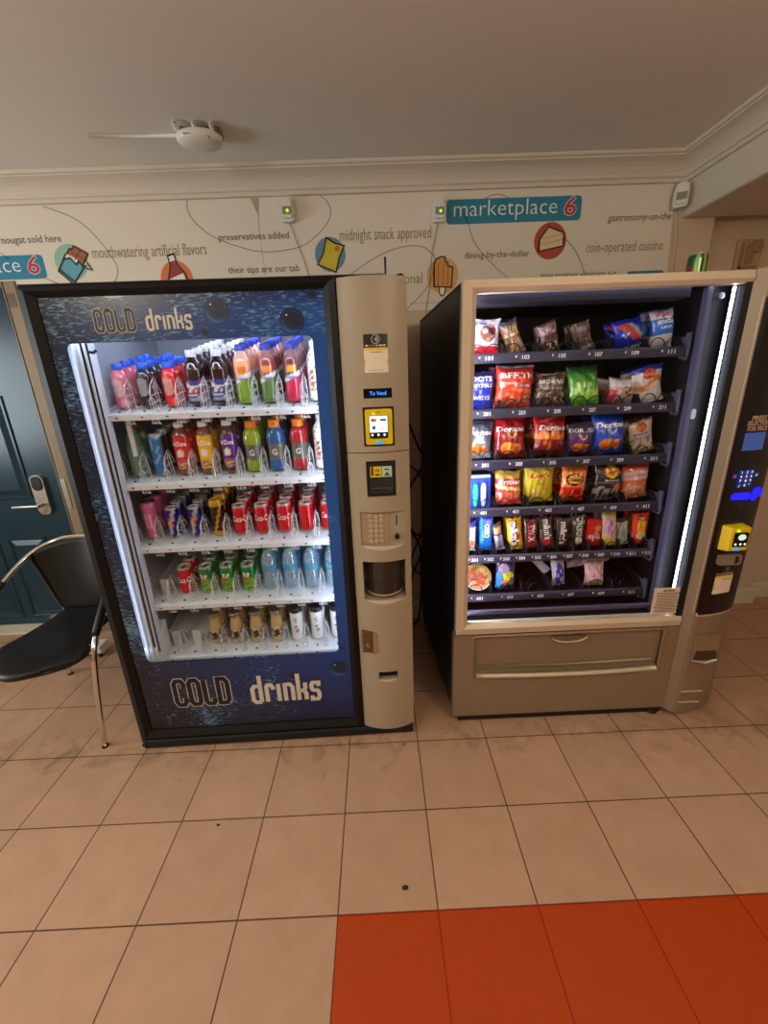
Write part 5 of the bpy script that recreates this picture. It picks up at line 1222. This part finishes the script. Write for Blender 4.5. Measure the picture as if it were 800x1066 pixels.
# --- tray two
snack('pretzel_bag', 'snack bag', 'blue pretzel bag with white lettering at the jamb, second tray', 2, 0.112, z2+.02, .118, .142, .05, mix_((40, 54, 176), [(rect(-1, .78, 1, 1), (28, 30, 84)), (rect(-1, .66, 1, .76), (70, 84, 200))]), [('DOTS', .1, .80, .7, .17, WT, .03, 0, False), ('PRETZELS', 0, .62, .8, .12, WT, .01, 0, False), ('TWISTS', 0, .30, .7, .16, PW, .02, 0, False)], blabel='blue pretzel bag on the second tray')
snack('crisp_bag', 'snack bag', 'red-orange crisp bag with silver top edge on the second tray', 2, 0.246, z2+.02, .150, .160, .055, mix_(lambda u, v: lerp((226, 84, 46), (206, 44, 34), v), [(rect(-1, .945, 1, 1), (190, 186, 206)), (lambda u, v: .34 < v < .46 and v-.4 > -.08*u, (240, 122, 66)), (el(-.42, .2, .4, .15), zed((236, 150, 110), (214, 70, 44), 7)), (el(.42, .22, .4, .15), zed((240, 170, 130), (214, 70, 44), 7, .45, 4)), (rect(-.9, .50, -.62, .62), (236, 190, 150))]), [('BEFITE', 0.05, .76, .82, .19, PW, .03, 0, False), ('CHEESE', .35, .52, .42, .08, PW, .01, 0, False), ('POPPED', -.25, .57, .45, .07, PW, .0, 0, False)], lean=0.03, blabel='red-orange crisp bag on the second tray')
snack('brownie_bag', 'snack bag', 'dark brown bag with pale slanted lettering on the second tray', 2, 0.398, z2+.02, .128, .128, .05, mix_(lambda u, v: lerp((62, 44, 36), (112, 84, 70), speck(u, v, 6, 2)), [(lambda u, v: abs(v-.62-.1*u) < .02, (150, 130, 110)), (lambda u, v: .1 < v < .42 and speck(u, v, 7, 8) > .72, (190, 160, 140))]), [('BROWNIE', 0, .74, .8, .17, PW, .02, .25, False), ('BRITTLE', .1, .54, .6, .10, PW, .0, .2, False)], blabel='dark brown bag on the second tray')
snack('green_crisp_bag', 'snack bag', 'lime and dark green crisp bag on the second tray', 2, 0.530, z2+.02, .124, .150, .055, mix_(lambda u, v: lerp((118, 190, 60), (60, 130, 50), v*1.2), [(lambda u, v: .28 < v < .6 and speck(u, v, 6, 4) > .55, (186, 220, 120)), (rect(-1, .82, 1, .97), (44, 104, 50)), (el(.3, .25, .5, .15), (160, 214, 90))]), lean=-0.05, blabel='lime green crisp bag on the second tray')
snack('nut_bag', 'snack bag', 'small white and red nut bag with photo print, second tray', 2, 0.672, z2+.02, .108, .098, .045, mix_(lambda u, v: lerp((150, 110, 110), (224, 206, 206), speck(u, v, 6, 1)), [(rect(-1, .62, 1, .95), (226, 214, 220)), (el(.3, .5, .5, .2), zed((96, 62, 54), (190, 150, 130), 7)), (rect(-1, 0, -.5, .5), (198, 60, 66))]), lean=0.12, blabel='small white and red nut bag, second tray')
snack('wrap_bag', 'snack bag', 'white snack bag with blue top and red logo on the second tray', 2, 0.802, z2+.02, .124, .142, .05, mix_((226, 220, 220), [(rect(-1, .86, 1, 1), (40, 60, 176)), (el(0, .78, .45, .13), (196, 36, 50)), (lambda u, v: abs(v-.52-.12*math.sin(3*u)) < .07, (226, 128, 70)), (el(.1, .42, .4, .06), (240, 200, 170))]), [('Ritz', 0, .78, .42, .12, PY, .02, 0, False)], lean=-0.2, blabel='white snack bag with blue top, second tray')
# --- tray three
def doritos(c0, c1, c2): return mix_(lambda u, v: lerp(c1, c0, v*1.1), [(lambda u, v: .40 < v < .66 and abs(u) < (.66-v)*1.8, c2), (el(-.25, .26, .42, .14), zed((236, 150, 50), (206, 104, 30), 7)), (el(.35, .24, .36, .12), zed((230, 160, 70), (180, 90, 30), 7, .4, 3)), (lambda u, v: abs(abs(u-.05)*.5 + .47 - v) < .022 and abs(u) < .3 and v > .46, (240, 214, 120))])
TD = [('Doritos', 0, .70, .84, .17, WT, .03, .12, False)]
snack('tortilla_chip_bag', 'snack bag', 'grey-blue tortilla chip bag against the jamb on the third tray', 3, 0.116, z3+.02, .120, .154, .055, doritos((56, 60, 72), (150, 164, 190), (200, 206, 220)), TD, blabel='grey-blue tortilla chip bag on the third tray')
snack('tortilla_chip_bag', 'snack bag', 'red tortilla chip bag beside the grey-blue one, third tray', 3, 0.245, z3+.02, .134, .168, .055, doritos((176, 26, 30), (110, 18, 20), (150, 24, 24)), TD, blabel='red tortilla chip bag beside the grey-blue one')
snack('tortilla_chip_bag', 'snack bag', 'red and orange flamed tortilla chip bag beside the purple one', 3, 0.404, z3+.02, .136, .172, .055, mix_(lambda u, v: lerp((84, 18, 18), (196, 34, 30), v*1.2), [(lambda u, v: .4 < v < .58+.06*math.sin(9*u), (226, 120, 36)), (lambda u, v: v > .8 and abs(v-.88-.1*u) < .02, (230, 130, 110)), (el(-.25, .28, .3, .12), zed((206, 96, 40), (120, 30, 20), 7))]), [('Doritos', .1, .68, .8, .16, WT, .03, .2, False)], lean=0.03, blabel='red and orange flamed tortilla chip bag')
snack('tortilla_chip_bag', 'snack bag', 'purple tortilla chip bag beside the bright blue one', 3, 0.534, z3+.02, .116, .130, .05, doritos((70, 60, 76), (86, 34, 96), (120, 44, 130)), [('DORITOS', 0, .78, .9, .16, PW, .02, .1, False)], blabel='purple tortilla chip bag')
snack('tortilla_chip_bag', 'snack bag', 'bright blue tortilla chip bag on the third tray', 3, 0.652, z3+.02, .132, .172, .055, doritos((24, 70, 180), (20, 64, 190), (40, 100, 220)), TD, lean=-0.05, blabel='bright blue tortilla chip bag')
snack('cracker_bag', 'snack bag', 'cream cracker bag with small blue lettering, leaning at the tray end', 3, 0.812, z3+.02, .100, .136, .045, mix_((214, 196, 176), [(el(-.1, .8, .5, .14), zed((206, 120, 50), (180, 80, 40), 6)), (lambda u, v: v < .45 and speck(u, v, 7, 3) > .6, (150, 116, 100)), (rect(-1, .93, 1, 1), (170, 140, 120))]), [('BAKED', -.1, .60, .6, .10, PB, .02, 0, False), ('CRACKERS', -.05, .48, .7, .08, PB, .01, 0, False)], lean=-0.26, blabel='cream cracker bag, third tray')
# --- tray four
def card(o_name, label, x, z, y):
    t = thing(o_name, label, 'snack pack', OB + Vector((x, y, z)), 0, 'snacks on tray four')
    q = MB(); q.prism(rrect(-.052, 0, .052, .152, .004), 'y', 0, .004); q.build('backing_card', M('card_blue', (52, 84, 210), 0.4), t)
    q = MB(); q.prism(rrect(-.05, .138, .05, .150, .003), 'y', -.0006, 0); q.build('card_header', M('header_lilac', (196, 196, 226), 0.4), t)
    for dx, m_ in ((-.012, M('tube_green', (40, 190, 150), 0.3)), (.022, M('tube_white', (214, 220, 236), 0.3))):
        q = MB(); q.tube([(dx, -.010, .018), (dx, -.010, .03), (dx, -.010, .095), (dx, -.010, .118)], [.006, .011, .012, .008], 12); q.build('toothpaste_tube' if dx > 0 else 'brush_case', m_, t)
    return t
card('travel_kit', 'blue carded travel kit with green and white tubes on the fourth tray', 0.118, z4+.004, 0.175)
snack('corn_chip_bag', 'snack bag', 'red and yellow corn chip bag on the fourth tray', 4, 0.250, z4+.02, .114, .142, .05, mix_((214, 60, 50), [(rect(-1, .78, 1, 1), (236, 196, 90)), (lambda u, v: abs(v-.5+.06*u) < .05, (240, 206, 130)), (lambda u, v: v < .4 and speck(u, v, 6, 2) > .45, (236, 130, 100))]), [('Fritos', .05, .69, .84, .19, WT, .03, .2, False)], behind=0, blabel='corn chip bag')
snack('purple_crisp_bag', 'snack bag', 'purple and gold crisp bag behind the red corn chip bag', 4, 0.232, z4+.03, .124, .160, .05, mix_((60, 40, 96), [(rect(-1, .8, 1, 1), (190, 150, 60)), (rect(-.6, .66, .6, .78), zed((190, 180, 210), (60, 40, 96), 9))]), y=0.262, behind=0)
snack('potato_crisp_bag', 'snack bag', 'yellow potato crisp bag with red logo on the fourth tray', 4, 0.386, z4+.02, .134, .172, .055, mix_(lambda u, v: lerp((226, 200, 40), (214, 196, 60), v), [(el(0, .72, .42, .12), (240, 214, 90)), (el(-.3, .24, .4, .15), zed((240, 220, 130), (220, 170, 60), 7)), (rect(-1, .88, 1, 1), (196, 186, 80)), (lambda u, v: v < .12 and u < .3, (190, 190, 40))]), [("Lay's", 0, .71, .62, .15, PR, .04, .1, False), ('Classic', .1, .50, .4, .07, print_olive, .01, 0, False)], lean=-0.05, blabel='yellow potato crisp bag')
snack('cheese_puff_bag', 'snack bag', 'orange cheese puff bag with black logo patch on the fourth tray', 4, 0.524, z4+.02, .112, .160, .05, mix_((240, 130, 40), [(el(-.1, .62, .7, .16), (36, 28, 26)), (el(-.1, .62, .58, .12), (240, 170, 50)), (rect(-1, .88, 1, 1), (226, 140, 40)), (lambda u, v: v < .42 and speck(u, v, 6, 7) > .35, (206, 50, 40)), (el(.1, .25, .5, .14), zed((236, 90, 60), (190, 30, 30), 6))]), [('Cheetos', -.05, .62, .66, .13, BK, .03, .1, False)], lean=0.03, blabel='orange cheese puff bag')
snack('potato_crisp_bag', 'snack bag', 'black potato crisp bag with yellow and red logo', 4, 0.672, z4+.02, .124, .172, .055, mix_((34, 30, 32), [(el(.05, .74, .5, .15), (236, 190, 40)), (lambda u, v: v < .4 and speck(u, v, 6, 4) > .6, (150, 140, 136)), (el(.55, .35, .25, .1), (206, 110, 60)), (rect(-1, .46, 1, .49), (90, 84, 84))]), [("Lay's", .05, .735, .62, .14, PR, .04, .1, False), ('Barbecue', .1, .53, .5, .06, PW, .01, 0, False)], blabel='black potato crisp bag')
snack('kettle_crisp_bag', 'snack bag', 'orange and pale pink crisp bag at the end of the fourth tray', 4, 0.804, z4+.02, .116, .158, .05, mix_((232, 130, 84), [(rect(-1, .84, 1, 1), (196, 84, 60)), (lambda u, v: .56 < v < .80, (226, 196, 206)), (el(-.4, .3, .4, .18), zed((246, 214, 190), (226, 150, 110), 7)), (el(.4, .28, .4, .18), zed((240, 190, 150), (220, 130, 90), 7, .5, 5))]), [('Lay\'s Oven Baked', 0, .68, .8, .09, print_red, .0, 0, False)], lean=-0.12, blabel='orange and pale pink crisp bag')
# --- tray five: narrow bars
def bar(name, label, i, w, h, art, texts=(), lean=0.0, behind=1, blabel=None, d=.026, x=None, cat='chocolate bar'):
    return snack(name, cat, label, 5, x if x is not None else LX5[i]+0.002, z5+.02, w, h, d, art, texts, lean, 0.178, 0.05, behind, None, blabel, 500+i, 0.06)
bar('granola_bar', 'white and blue granola bar against the jamb on the fifth tray', 0, .046, .140, mix_((222, 222, 226), [(rect(-1, .82, 1, 1), (30, 40, 150)), (el(0, .28, .7, .14), zed((226, 150, 90), (190, 90, 50), 5))]), [('CLIF', 0, .6, .34, .5, PB, .03, 0, True)], blabel='white and blue granola bar')
bar('cookie_sleeve', 'bright blue cookie sleeve on the fifth tray', 1, .060, .176, mix_((22, 120, 226), [(rect(-1, .86, 1, 1), (20, 60, 190)), (el(.2, .78, .3, .06), (200, 130, 190))]), [('OREO', 0, .55, .36, .5, WT, .04, 0, True)], blabel='bright blue cookie sleeve')
bar('nougat_bar', 'thin white and purple bar leaning on the fifth tray', 2, .040, .132, mix_((206, 200, 220), [(rect(-1, .62, 1, .86), (206, 150, 90)), (rect(-1, .86, 1, 1), (96, 70, 60)), (rect(-1, .56, 1, .62), (70, 60, 140))]), [('SNICKERS', 0, .30, .5, .5, M('print_violet', (84, 60, 150), 0.4), .02, 0, True)], lean=-0.2, behind=0)
bar('candy_bag', 'yellow peanut candy bag on the fifth tray', 3, .068, .150, mix_((240, 188, 30), [(rect(-.5, .12, .35, .92), lambda u, v: (96, 66, 34)), (el(.3, .42, .4, .1), (206, 70, 40))]), [("m&m's", -.08, .52, .74, .62, WT, .04, 0, True)], lean=-0.12, blabel='yellow peanut candy bag')
bar('caramel_bar', 'red lettered brown caramel bar beside the yellow candy bag', 4, .062, .146, mix_((70, 44, 36), [(rect(-.6, .1, .6, .86), (150, 34, 40)), (lambda u, v: v < .25 and speck(u, v, 6) > .5, (190, 60, 50))]), [('TWIX', 0, .52, .56, .62, PW, .03, 0, True)], lean=-0.08, blabel='red lettered brown caramel bar')
bar('candy_bag', 'brown candy bag with round red badge on the fifth tray', 5, .064, .146, mix_(lambda u, v: lerp((58, 42, 36), (92, 70, 60), speck(u, v, 5)), [(el(-.1, .26, .55, .14), (196, 44, 56))]), [("m&m's", .1, .62, .6, .62, PW, .04, 0, True)], lean=-0.1, blabel='brown candy bag with red badge')
bar('candy_bag', 'plain dark brown candy bag with white lettering, fifth tray', 6, .060, .140, mix_((54, 40, 36), [(rect(-1, .86, 1, 1), (78, 58, 50))]), [("m&m's", 0, .5, .76, .62, PW, .04, 0, True)], lean=-0.04, blabel='plain dark brown candy bag')
bar('coconut_bar', 'dark bar with cream lettering and pale flecks, fifth tray', 7, .056, .146, mix_((48, 46, 36), [(lambda u, v: v > .74 and speck(u, v, 6, 3) > .5, (190, 196, 160)), (el(.1, .2, .6, .12), (206, 206, 180))]), [('ALMOND', 0, .5, .6, .62, M('print_cream_green', (222, 224, 190), 0.4), .03, 0, True)], lean=-0.06, blabel='dark bar with cream lettering')
bar('chew_bag', 'small bright red sweet bag on the fifth tray', 8, .078, .126, mix_((206, 26, 34), [(el(.3, .68, .4, .1), (196, 150, 60)), (el(-.1, .36, .6, .2), zed((226, 196, 196), (190, 30, 40), 6, .6))]), [('Kit Kat', 0, .36, .7, .2, PW, .02, .1, False)], lean=0.02, blabel='small bright red sweet bag')
bar('pastel_sweet_bag', 'pastel yellow and lilac sweet bag on the fifth tray', 9, .066, .166, mix_(lambda u, v: lerp((196, 150, 190), (226, 206, 130), speck(u, v, 5, 3)), [(lambda u, v: v > .8 and speck(u, v, 5) > .4, (210, 206, 90)), (lambda u, v: v < .3 and speck(u, v, 5, 6) > .4, (214, 206, 60)), (rect(-.4, .35, .4, .7), zed((226, 170, 190), (170, 120, 180), 6))]), lean=-0.06, blabel='pastel yellow and lilac sweet bag')
bar('mint_bar', 'black and pale green bar leaning on the fifth tray', 10, .052, .132, mix_(lambda u, v: lerp((120, 130, 120), (206, 214, 206), speck(u, v, 6, 4)), [(rect(-1, .84, 1, 1), (40, 34, 34)), (rect(.2, .2, 1, .7), (150, 190, 180))]), lean=-0.16, behind=0)
bar('fruit_sweet_bag', 'orange-red sweet bag with yellow print at the tray end', 11, .074, .150, mix_((232, 72, 50), [(lambda u, v: abs(u) < .5 and .2 < v < .9 and speck(u, v, 6, 2) > .5, (240, 190, 60)), (el(.1, .3, .6, .14), (236, 226, 190)), (el(-.1, .84, .4, .08), (60, 30, 26))]), [("REESE'S", 0, .56, .6, .5, PY, .03, 0, True)], lean=-0.06, blabel='orange-red sweet bag at the tray end')
# --- tray six
t = thing('noodle_cup', 'white noodle cup tipped forwards with food picture on lid', 'noodle cup', OB + Vector((0.140, 0.215, z6+.062)), 0, 'snacks on tray six')
t.rotation_euler = (math.radians(-58), math.radians(0), math.radians(0)); t.rotation_euler = (math.radians(46), math.radians(-26), math.radians(10))
q = MB(); q.lathe([(.044, -.075), (.046, -.072), (.060, .0), (.063, .002), (.063, .006), (.060, .007)], 28); q.build('cup_body', M('cup_white', (220, 214, 230), 0.4), t)
def lidc(u, v): pass
q = MB(); cols = []; vs = []
for j in range(8):
    for k in range(28):
        a = 2*PI*k/28; r_ = .060*j/7; vs.append((r_*math.cos(a), r_*math.sin(a), .0078)); x_, y_ = r_*math.cos(a)/.06, r_*math.sin(a)/.06
        cols.append((196, 150, 80) if j > 5 else ((206, 70, 60) if hsh(round(x_*4), round(y_*4)) > .62 else (214, 170, 110) if hsh(round(x_*5), round(y_*3)) > .4 else (150, 90, 50)))
q.add(vs, [(j*28+k, j*28+(k+1) % 28, (j+1)*28+(k+1) % 28, (j+1)*28+k) for j in range(7) for k in range(28)], 0, True, cols); q.build('lid', skin_print, t)
snack('trail_mix_bag', 'snack bag', 'dark blue bag with yellow and pink cartoonish splashes, bottom tray', 6, 0.258, z6+.012, .096, .160, .045, mix_(lambda u, v: lerp((30, 34, 66), (74, 80, 120), speck(u, v, 6, 2)), [(el(.1, .46, .6, .13), (206, 206, 50)), (el(-.3, .66, .5, .12), (190, 150, 200)), (el(-.7, .3, .3, .3), (60, 140, 220)), (el(-.2, .26, .3, .09), (220, 130, 70)), (el(.5, .3, .3, .12), (150, 100, 110))]), lean=0.04, behind=0)
snack('gum_pack', 'gum pack', 'narrow violet and white patterned pack alone in its coil', 6, 0.510, z6+.016, .060, .128, .035, mix_((206, 200, 214), [(lambda u, v: ell(u, v, 0, .5, .8, .42) and speck(u, v, 5, 3) > .3, (70, 50, 190))]), lean=-0.12, behind=0)
snack('white_stick_pack', 'gum pack', 'white flat stick lying behind the violet pack', 6, 0.478, z6+.060, .040, .110, .012, mix_((214, 208, 222), []), lean=-0.75, y=0.24, behind=0)
snack('pink_sweet_pack', 'sweet pack', 'pink and white square sweet pack on the bottom tray', 6, 0.668, z6+.012, .092, .112, .04, mix_((232, 186, 200), [(el(.1, .2, .7, .12), (160, 170, 60)), (lambda u, v: v > .4 and speck(u, v, 5, 2) > .7, (214, 120, 150)), (rect(-1, .84, 1, 1), (226, 200, 176))]), lean=0.02, behind=0)
o = bag('silver_pouch', .200, .05, .03, mix_(lambda u, v: lerp((130, 130, 140), (206, 204, 214), speck(u, v, 5, 2)), []), (), 77, 0.05, 0.02)
o.location = OB + Vector((0.648, 0.205, z6+.108)); o.rotation_euler = (-0.5, -0.16, 0); tag(o, 'crumpled silver pouch lying across the top of the pink sweet pack', 'snack bag', 'snacks on tray six')

# ================================================================== SMALL THINGS
o = can('topcan', .0330, .124, lambda t, z: (204, 230, 130) if (abs(t+.1) < .13 or abs(t+.75) < .16) else ((150, 40, 40) if t < -1.1 and z < .08 else (20, 96, 46)))  # pale stripes paint specular highlights into the can colour
o.location = OB + Vector((0.965, 0.28, SH)); o.rotation_euler = (0, 0, 0.2); tag(o, 'green soda can standing on top of the snack machine', 'can')
def cable(name, pts, r, label):
    q = MB(); q.tube(smooth_path(pts, 8), r, 8); o = q.build(name, black_matte); tag(o, label, 'cable', 'cables between the machines')
cable('power_cable', [(0.33, 1.50, 1.35), (0.40, 1.53, 1.18), (0.44, 1.55, 1.05), (0.36, 1.56, 0.9), (0.33, 1.55, 0.7), (0.42, 1.54, 0.5), (0.40, 1.5, 0.06), (0.30, 1.48, 0.008)], 0.006, 'thick black cable looping down the wall between the machines')
cable('power_cable', [(0.30, 1.51, 1.10), (0.42, 1.55, 0.98), (0.46, 1.56, 0.80), (0.43, 1.565, 0.62), (0.36, 1.55, 0.42), (0.45, 1.55, 0.30)], 0.005, 'thin black cable hanging nearest the snack machine')
cable('power_cable', [(0.31, 1.54, 0.72), (0.38, 1.56, 0.62), (0.45, 1.57, 0.55), (0.38, 1.56, 0.36), (0.33, 1.55, 0.22)], 0.005, 'short black cable low in the gap between the machines')
for x, y, s_, lab in ((0.205, 0.060, .009, 'dark crumb alone on a pale tile in front of the drinks machine'), (-0.46, 0.28, .006, 'small dark speck of dirt on a tile left of the crumb'), (0.235, 0.585, .009, 'fluff of grey lint by the corner of the drinks machine')):
    q = MB(); K = 9; pr = [(s_*(0.7+.5*hsh(k, s_*1000)), k) for k in range(K)]
    q.lathe([(s_*.9, 0.0005), (s_, s_*.3), (s_*.6, s_*.7), (s_*.2, s_*.8)], 9); o = q.build('floor_crumb', M('crumb_dark', (50, 34, 24), 0.8) if 'lint' not in lab else M('lint_grey', (142, 116, 96), 0.9)); o.location = (x, y, 0); o.scale = (1.2, .8, .7); tag(o, lab, 'crumb')

# chair
ch = thing('reception_chair', 'black moulded tub chair with chrome hoop arms beside the drinks machine', 'chair', (-1.37, 0.85, 0), 0)
blackseat = M('seat_black', (16, 15, 14), 0.42, spec=0.4)
q = MB(); nx, ny = 18, 16; vs = []
def seat_pt(i, j):
    u = -1+2*i/nx; v = -1+2*j/ny
    k = math.sqrt(max(1e-6, 1 - 0.42*v*v)); kk = math.sqrt(max(1e-6, 1 - 0.42*u*u))
    hw = 0.222 - 0.115*((v+.5)/1.5)**1.3 if v > -.5 else 0.222*math.sqrt(max(0.06, 1-((-v-.5)/.56)**2.2))
    x = hw*u; y = 0.02 + 0.27*v*kk
    z = 0.445 - 0.014*(1-u*u)*(1-v*v) + 0.03*max(0, v)**2 - 0.045*max(0, -v-0.35)**1.5 - 0.02*abs(u)**3
    return (x, y, z)
top = [seat_pt(i, j) for j in range(ny+1) for i in range(nx+1)]
n_ = len(top); vs = top + [(p[0]*.97, p[1]*.97, p[2]-0.022) for p in top]
fs = []
for j in range(ny):
    for i in range(nx):
        a = j*(nx+1)+i; fs.append((a, a+1, a+nx+2, a+nx+1)); fs.append((a+n_+nx+1, a+n_+nx+2, a+n_+1, a+n_))
ring = [i for i in range(nx+1)] + [j*(nx+1)+nx for j in range(1, ny+1)] + [ny*(nx+1)+i for i in range(nx-1, -1, -1)] + [j*(nx+1) for j in range(ny-1, 0, -1)]
for k in range(len(ring)): a, c = ring[k], ring[(k+1) % len(ring)]; fs.append((c, a, a+n_, c+n_))
q.add(vs, fs, 0, True); q.build('seat', blackseat, ch)
# backrest: curved sheet tapering to the seat
q = MB(); nx, nz = 18, 14; fr_ = []
def hoop(x):   # height and depth of the hoop above the backrest at x
    t = min(1, abs(x)/0.20); return 0.815 - 0.045*t**2.2, 0.335 - 0.09*t**2
def back_pt(i, j):
    u = -1+2*i/nx; v = j/nz
    hw = 0.105 + (0.200-0.105)*min(1, v*1.15)**0.8; x = u*hw
    zt, yt_ = hoop(x); z = 0.452 + (zt-0.452)*v; y = 0.235 + (yt_-0.235)*v**1.3 + 0.03*v*(1-v) - 0.06*u*u*(1-v)*v
    return x, y, z
fr_ = [back_pt(i, j) for j in range(nz+1) for i in range(nx+1)]; n_ = len(fr_)
vs = fr_ + [(p[0], p[1]+0.014, p[2]) for p in fr_]; fs = []
for j in range(nz):
    for i in range(nx):
        a = j*(nx+1)+i; fs.append((a, a+1, a+nx+2, a+nx+1)); fs.append((a+n_+nx+1, a+n_+nx+2, a+n_+1, a+n_))
ring = [i for i in range(nx+1)] + [j*(nx+1)+nx for j in range(1, nz+1)] + [nz*(nx+1)+i for i in range(nx-1, -1, -1)] + [j*(nx+1) for j in range(nz-1, 0, -1)]
for k in range(len(ring)): a, c = ring[k], ring[(k+1) % len(ring)]; fs.append((c, a, a+n_, c+n_))
q.add(vs, fs, 0, True); bk_ = q.build('backrest', blackseat, ch)
q = MB(); q.tube([back_pt(0, j) for j in range(nz+1)], 0.006, 6); q.tube([back_pt(nx, j) for j in range(nz+1)], 0.006, 6); q.build('edge_trim', M('trim_gunmetal', (90, 88, 86), 0.3, 0.8), bk_)
half = [(0.0, 0.337, 0.818), (0.11, 0.325, 0.808), (0.20, 0.25, 0.765), (0.255, 0.12, 0.672), (0.278, -0.02, 0.575), (0.285, -0.10, 0.505)]
leg = [(0.285, -0.10, 0.505), (0.292, -0.145, 0.44), (0.280, -0.175, 0.25), (0.268, -0.20, 0.008)]
q = MB(); q.tube(smooth_path([(-p[0], p[1], p[2]) for p in half[:0:-1]] + half, 6), 0.0115, 10); q.build('arm_hoop', chrome, ch)
for s_ in (-1, 1):
    q = MB(); q.tube(smooth_path([(s_*p[0], p[1], p[2]) for p in leg], 6), 0.0115, 10); lg = q.build('leg', chrome, ch)
    q = MB(); q.tube([(s_*.268, -.20, 0), (s_*.268, -.20, .012)], .014, 10); q.build('foot_cap', black_matte, lg)
    q = MB(); P = smooth_path([(s_*p[0], p[1], p[2]+0.004) for p in half[3:]], 5); q.tube(P, 0.017, 10); q.build('arm_pad', M('arm_pad_black', (26, 22, 20), 0.35), ch)
    q = MB(); q.tube(smooth_path([(s_*.12, .20, .425), (s_*.20, .26, .40), (s_*.235, .29, .22), (s_*.25, .31, .008)], 6), 0.0115, 10); lg = q.build('leg', chrome, ch)
    q = MB(); q.tube([(s_*.25, .31, 0), (s_*.25, .31, .012)], .014, 10); q.build('foot_cap', black_matte, lg)
    q = MB(); q.tube(smooth_path([(s_*.285, -.10, .505), (s_*.24, -.06, .43), (s_*.12, .0, .412)], 5), 0.009, 8); q.build('seat_bracket', chrome, ch)
q = MB(); q.box(-0.14, -0.12, 0.405, 0.14, 0.22, 0.42); q.build('seat_plate', black_matte, ch)
# white box on the floor behind the chair
wbx = thing('extension_box', 'small white plastic box on short dark feet behind the black chair', 'box', (-1.615, 1.335, 0), 0.05)
q = MB(); q.hexa([(-.10, -.05, .03), (.10, -.05, .03), (.10, .05, .03), (-.10, .05, .03), (-.085, -.045, .075), (.085, -.045, .075), (.085, .045, .075), (-.085, .045, .075)]); q.build('casing', white_plastic, wbx, bevel=0.008)
for x in (-.07, .07):
    q = MB(); q.tube([(x, -.03, 0), (x, -.03, .032)], .010, 8); q.build('foot', black_matte, wbx)

# ================================================================== LIGHT
def area(name, loc, rot, sx, sy, power, col):
    l = bpy.data.lights.new(name, 'AREA'); l.shape = 'RECTANGLE'; l.size = sx; l.size_y = sy; l.energy = power; l.color = col
    o = bpy.data.objects.new(name, l); C.objects.link(o); o.location = loc; o.rotation_euler = rot; return o
WARM = (1.0, 0.89, 0.71)
area('ceiling_lamp', (-1.5, -1.9, 2.47), (0, 0, 0), 1.2, 0.3, 15, WARM)
area('ceiling_lamp', (1.1, -1.8, 2.47), (0, 0, 0), 1.1, 0.3, 12, WARM)
def fill_light(loc, power):  # unseen point lights added to brighten the ceiling, not real pendants
    l = bpy.data.lights.new('added_fill', 'POINT'); l.energy = power; l.shadow_soft_size = 0.16; l.color = WARM
    o = bpy.data.objects.new('added_fill', l); C.objects.link(o); o.location = loc
fill_light((-1.5, -1.0, 2.28), 25); fill_light((1.35, -1.0, 2.26), 25)
area('window_daylight', (XL-0.2, (WY0+WY1)/2, (WZ0+WZ1)/2), (0, math.radians(-90), 0), 1.1, 1.5, 55, (0.84, 0.93, 1.0))
w = bpy.data.worlds.new('World'); sc.world = w; w.use_nodes = True
w.node_tree.nodes['Background'].inputs[0].default_value = (0.75, 0.80, 0.85, 1); w.node_tree.nodes['Background'].inputs[1].default_value = 0.3

# ================================================================== CAMERA
K_ = 0.3/0.305
cam = bpy.data.cameras.new('camera'); co = bpy.data.objects.new('camera', cam); C.objects.link(co)
cam.sensor_fit = 'HORIZONTAL'; cam.sensor_width = 36; cam.lens = 420.0145/800*36; cam.clip_start = 0.05; cam.clip_end = 50
pitch, yaw, roll = [math.radians(a) for a in (-17.6727, -0.58428, -2.20298)]
f = Vector((-math.sin(yaw)*math.cos(pitch), math.cos(yaw)*math.cos(pitch), math.sin(pitch))); r0 = Vector((math.cos(yaw), math.sin(yaw), 0)); u0 = r0.cross(f)
r = r0*math.cos(roll) + u0*math.sin(roll); u = r.cross(f)
m4 = Matrix(((r.x, u.x, -f.x, 0), (r.y, u.y, -f.y, 0), (r.z, u.z, -f.z, 0), (0, 0, 0, 1)))
co.matrix_world = Matrix.Translation(Vector((0.17845532, -0.79894051, 1.53231752))*K_) @ m4
sc.camera = co
sc.view_settings.view_transform = 'Standard'; sc.view_settings.look = 'None'; sc.view_settings.gamma = 1; sc.view_settings.use_curve_mapping = False
sc.view_settings.exposure = 0.0
sc.cycles.transparent_max_bounces = 24
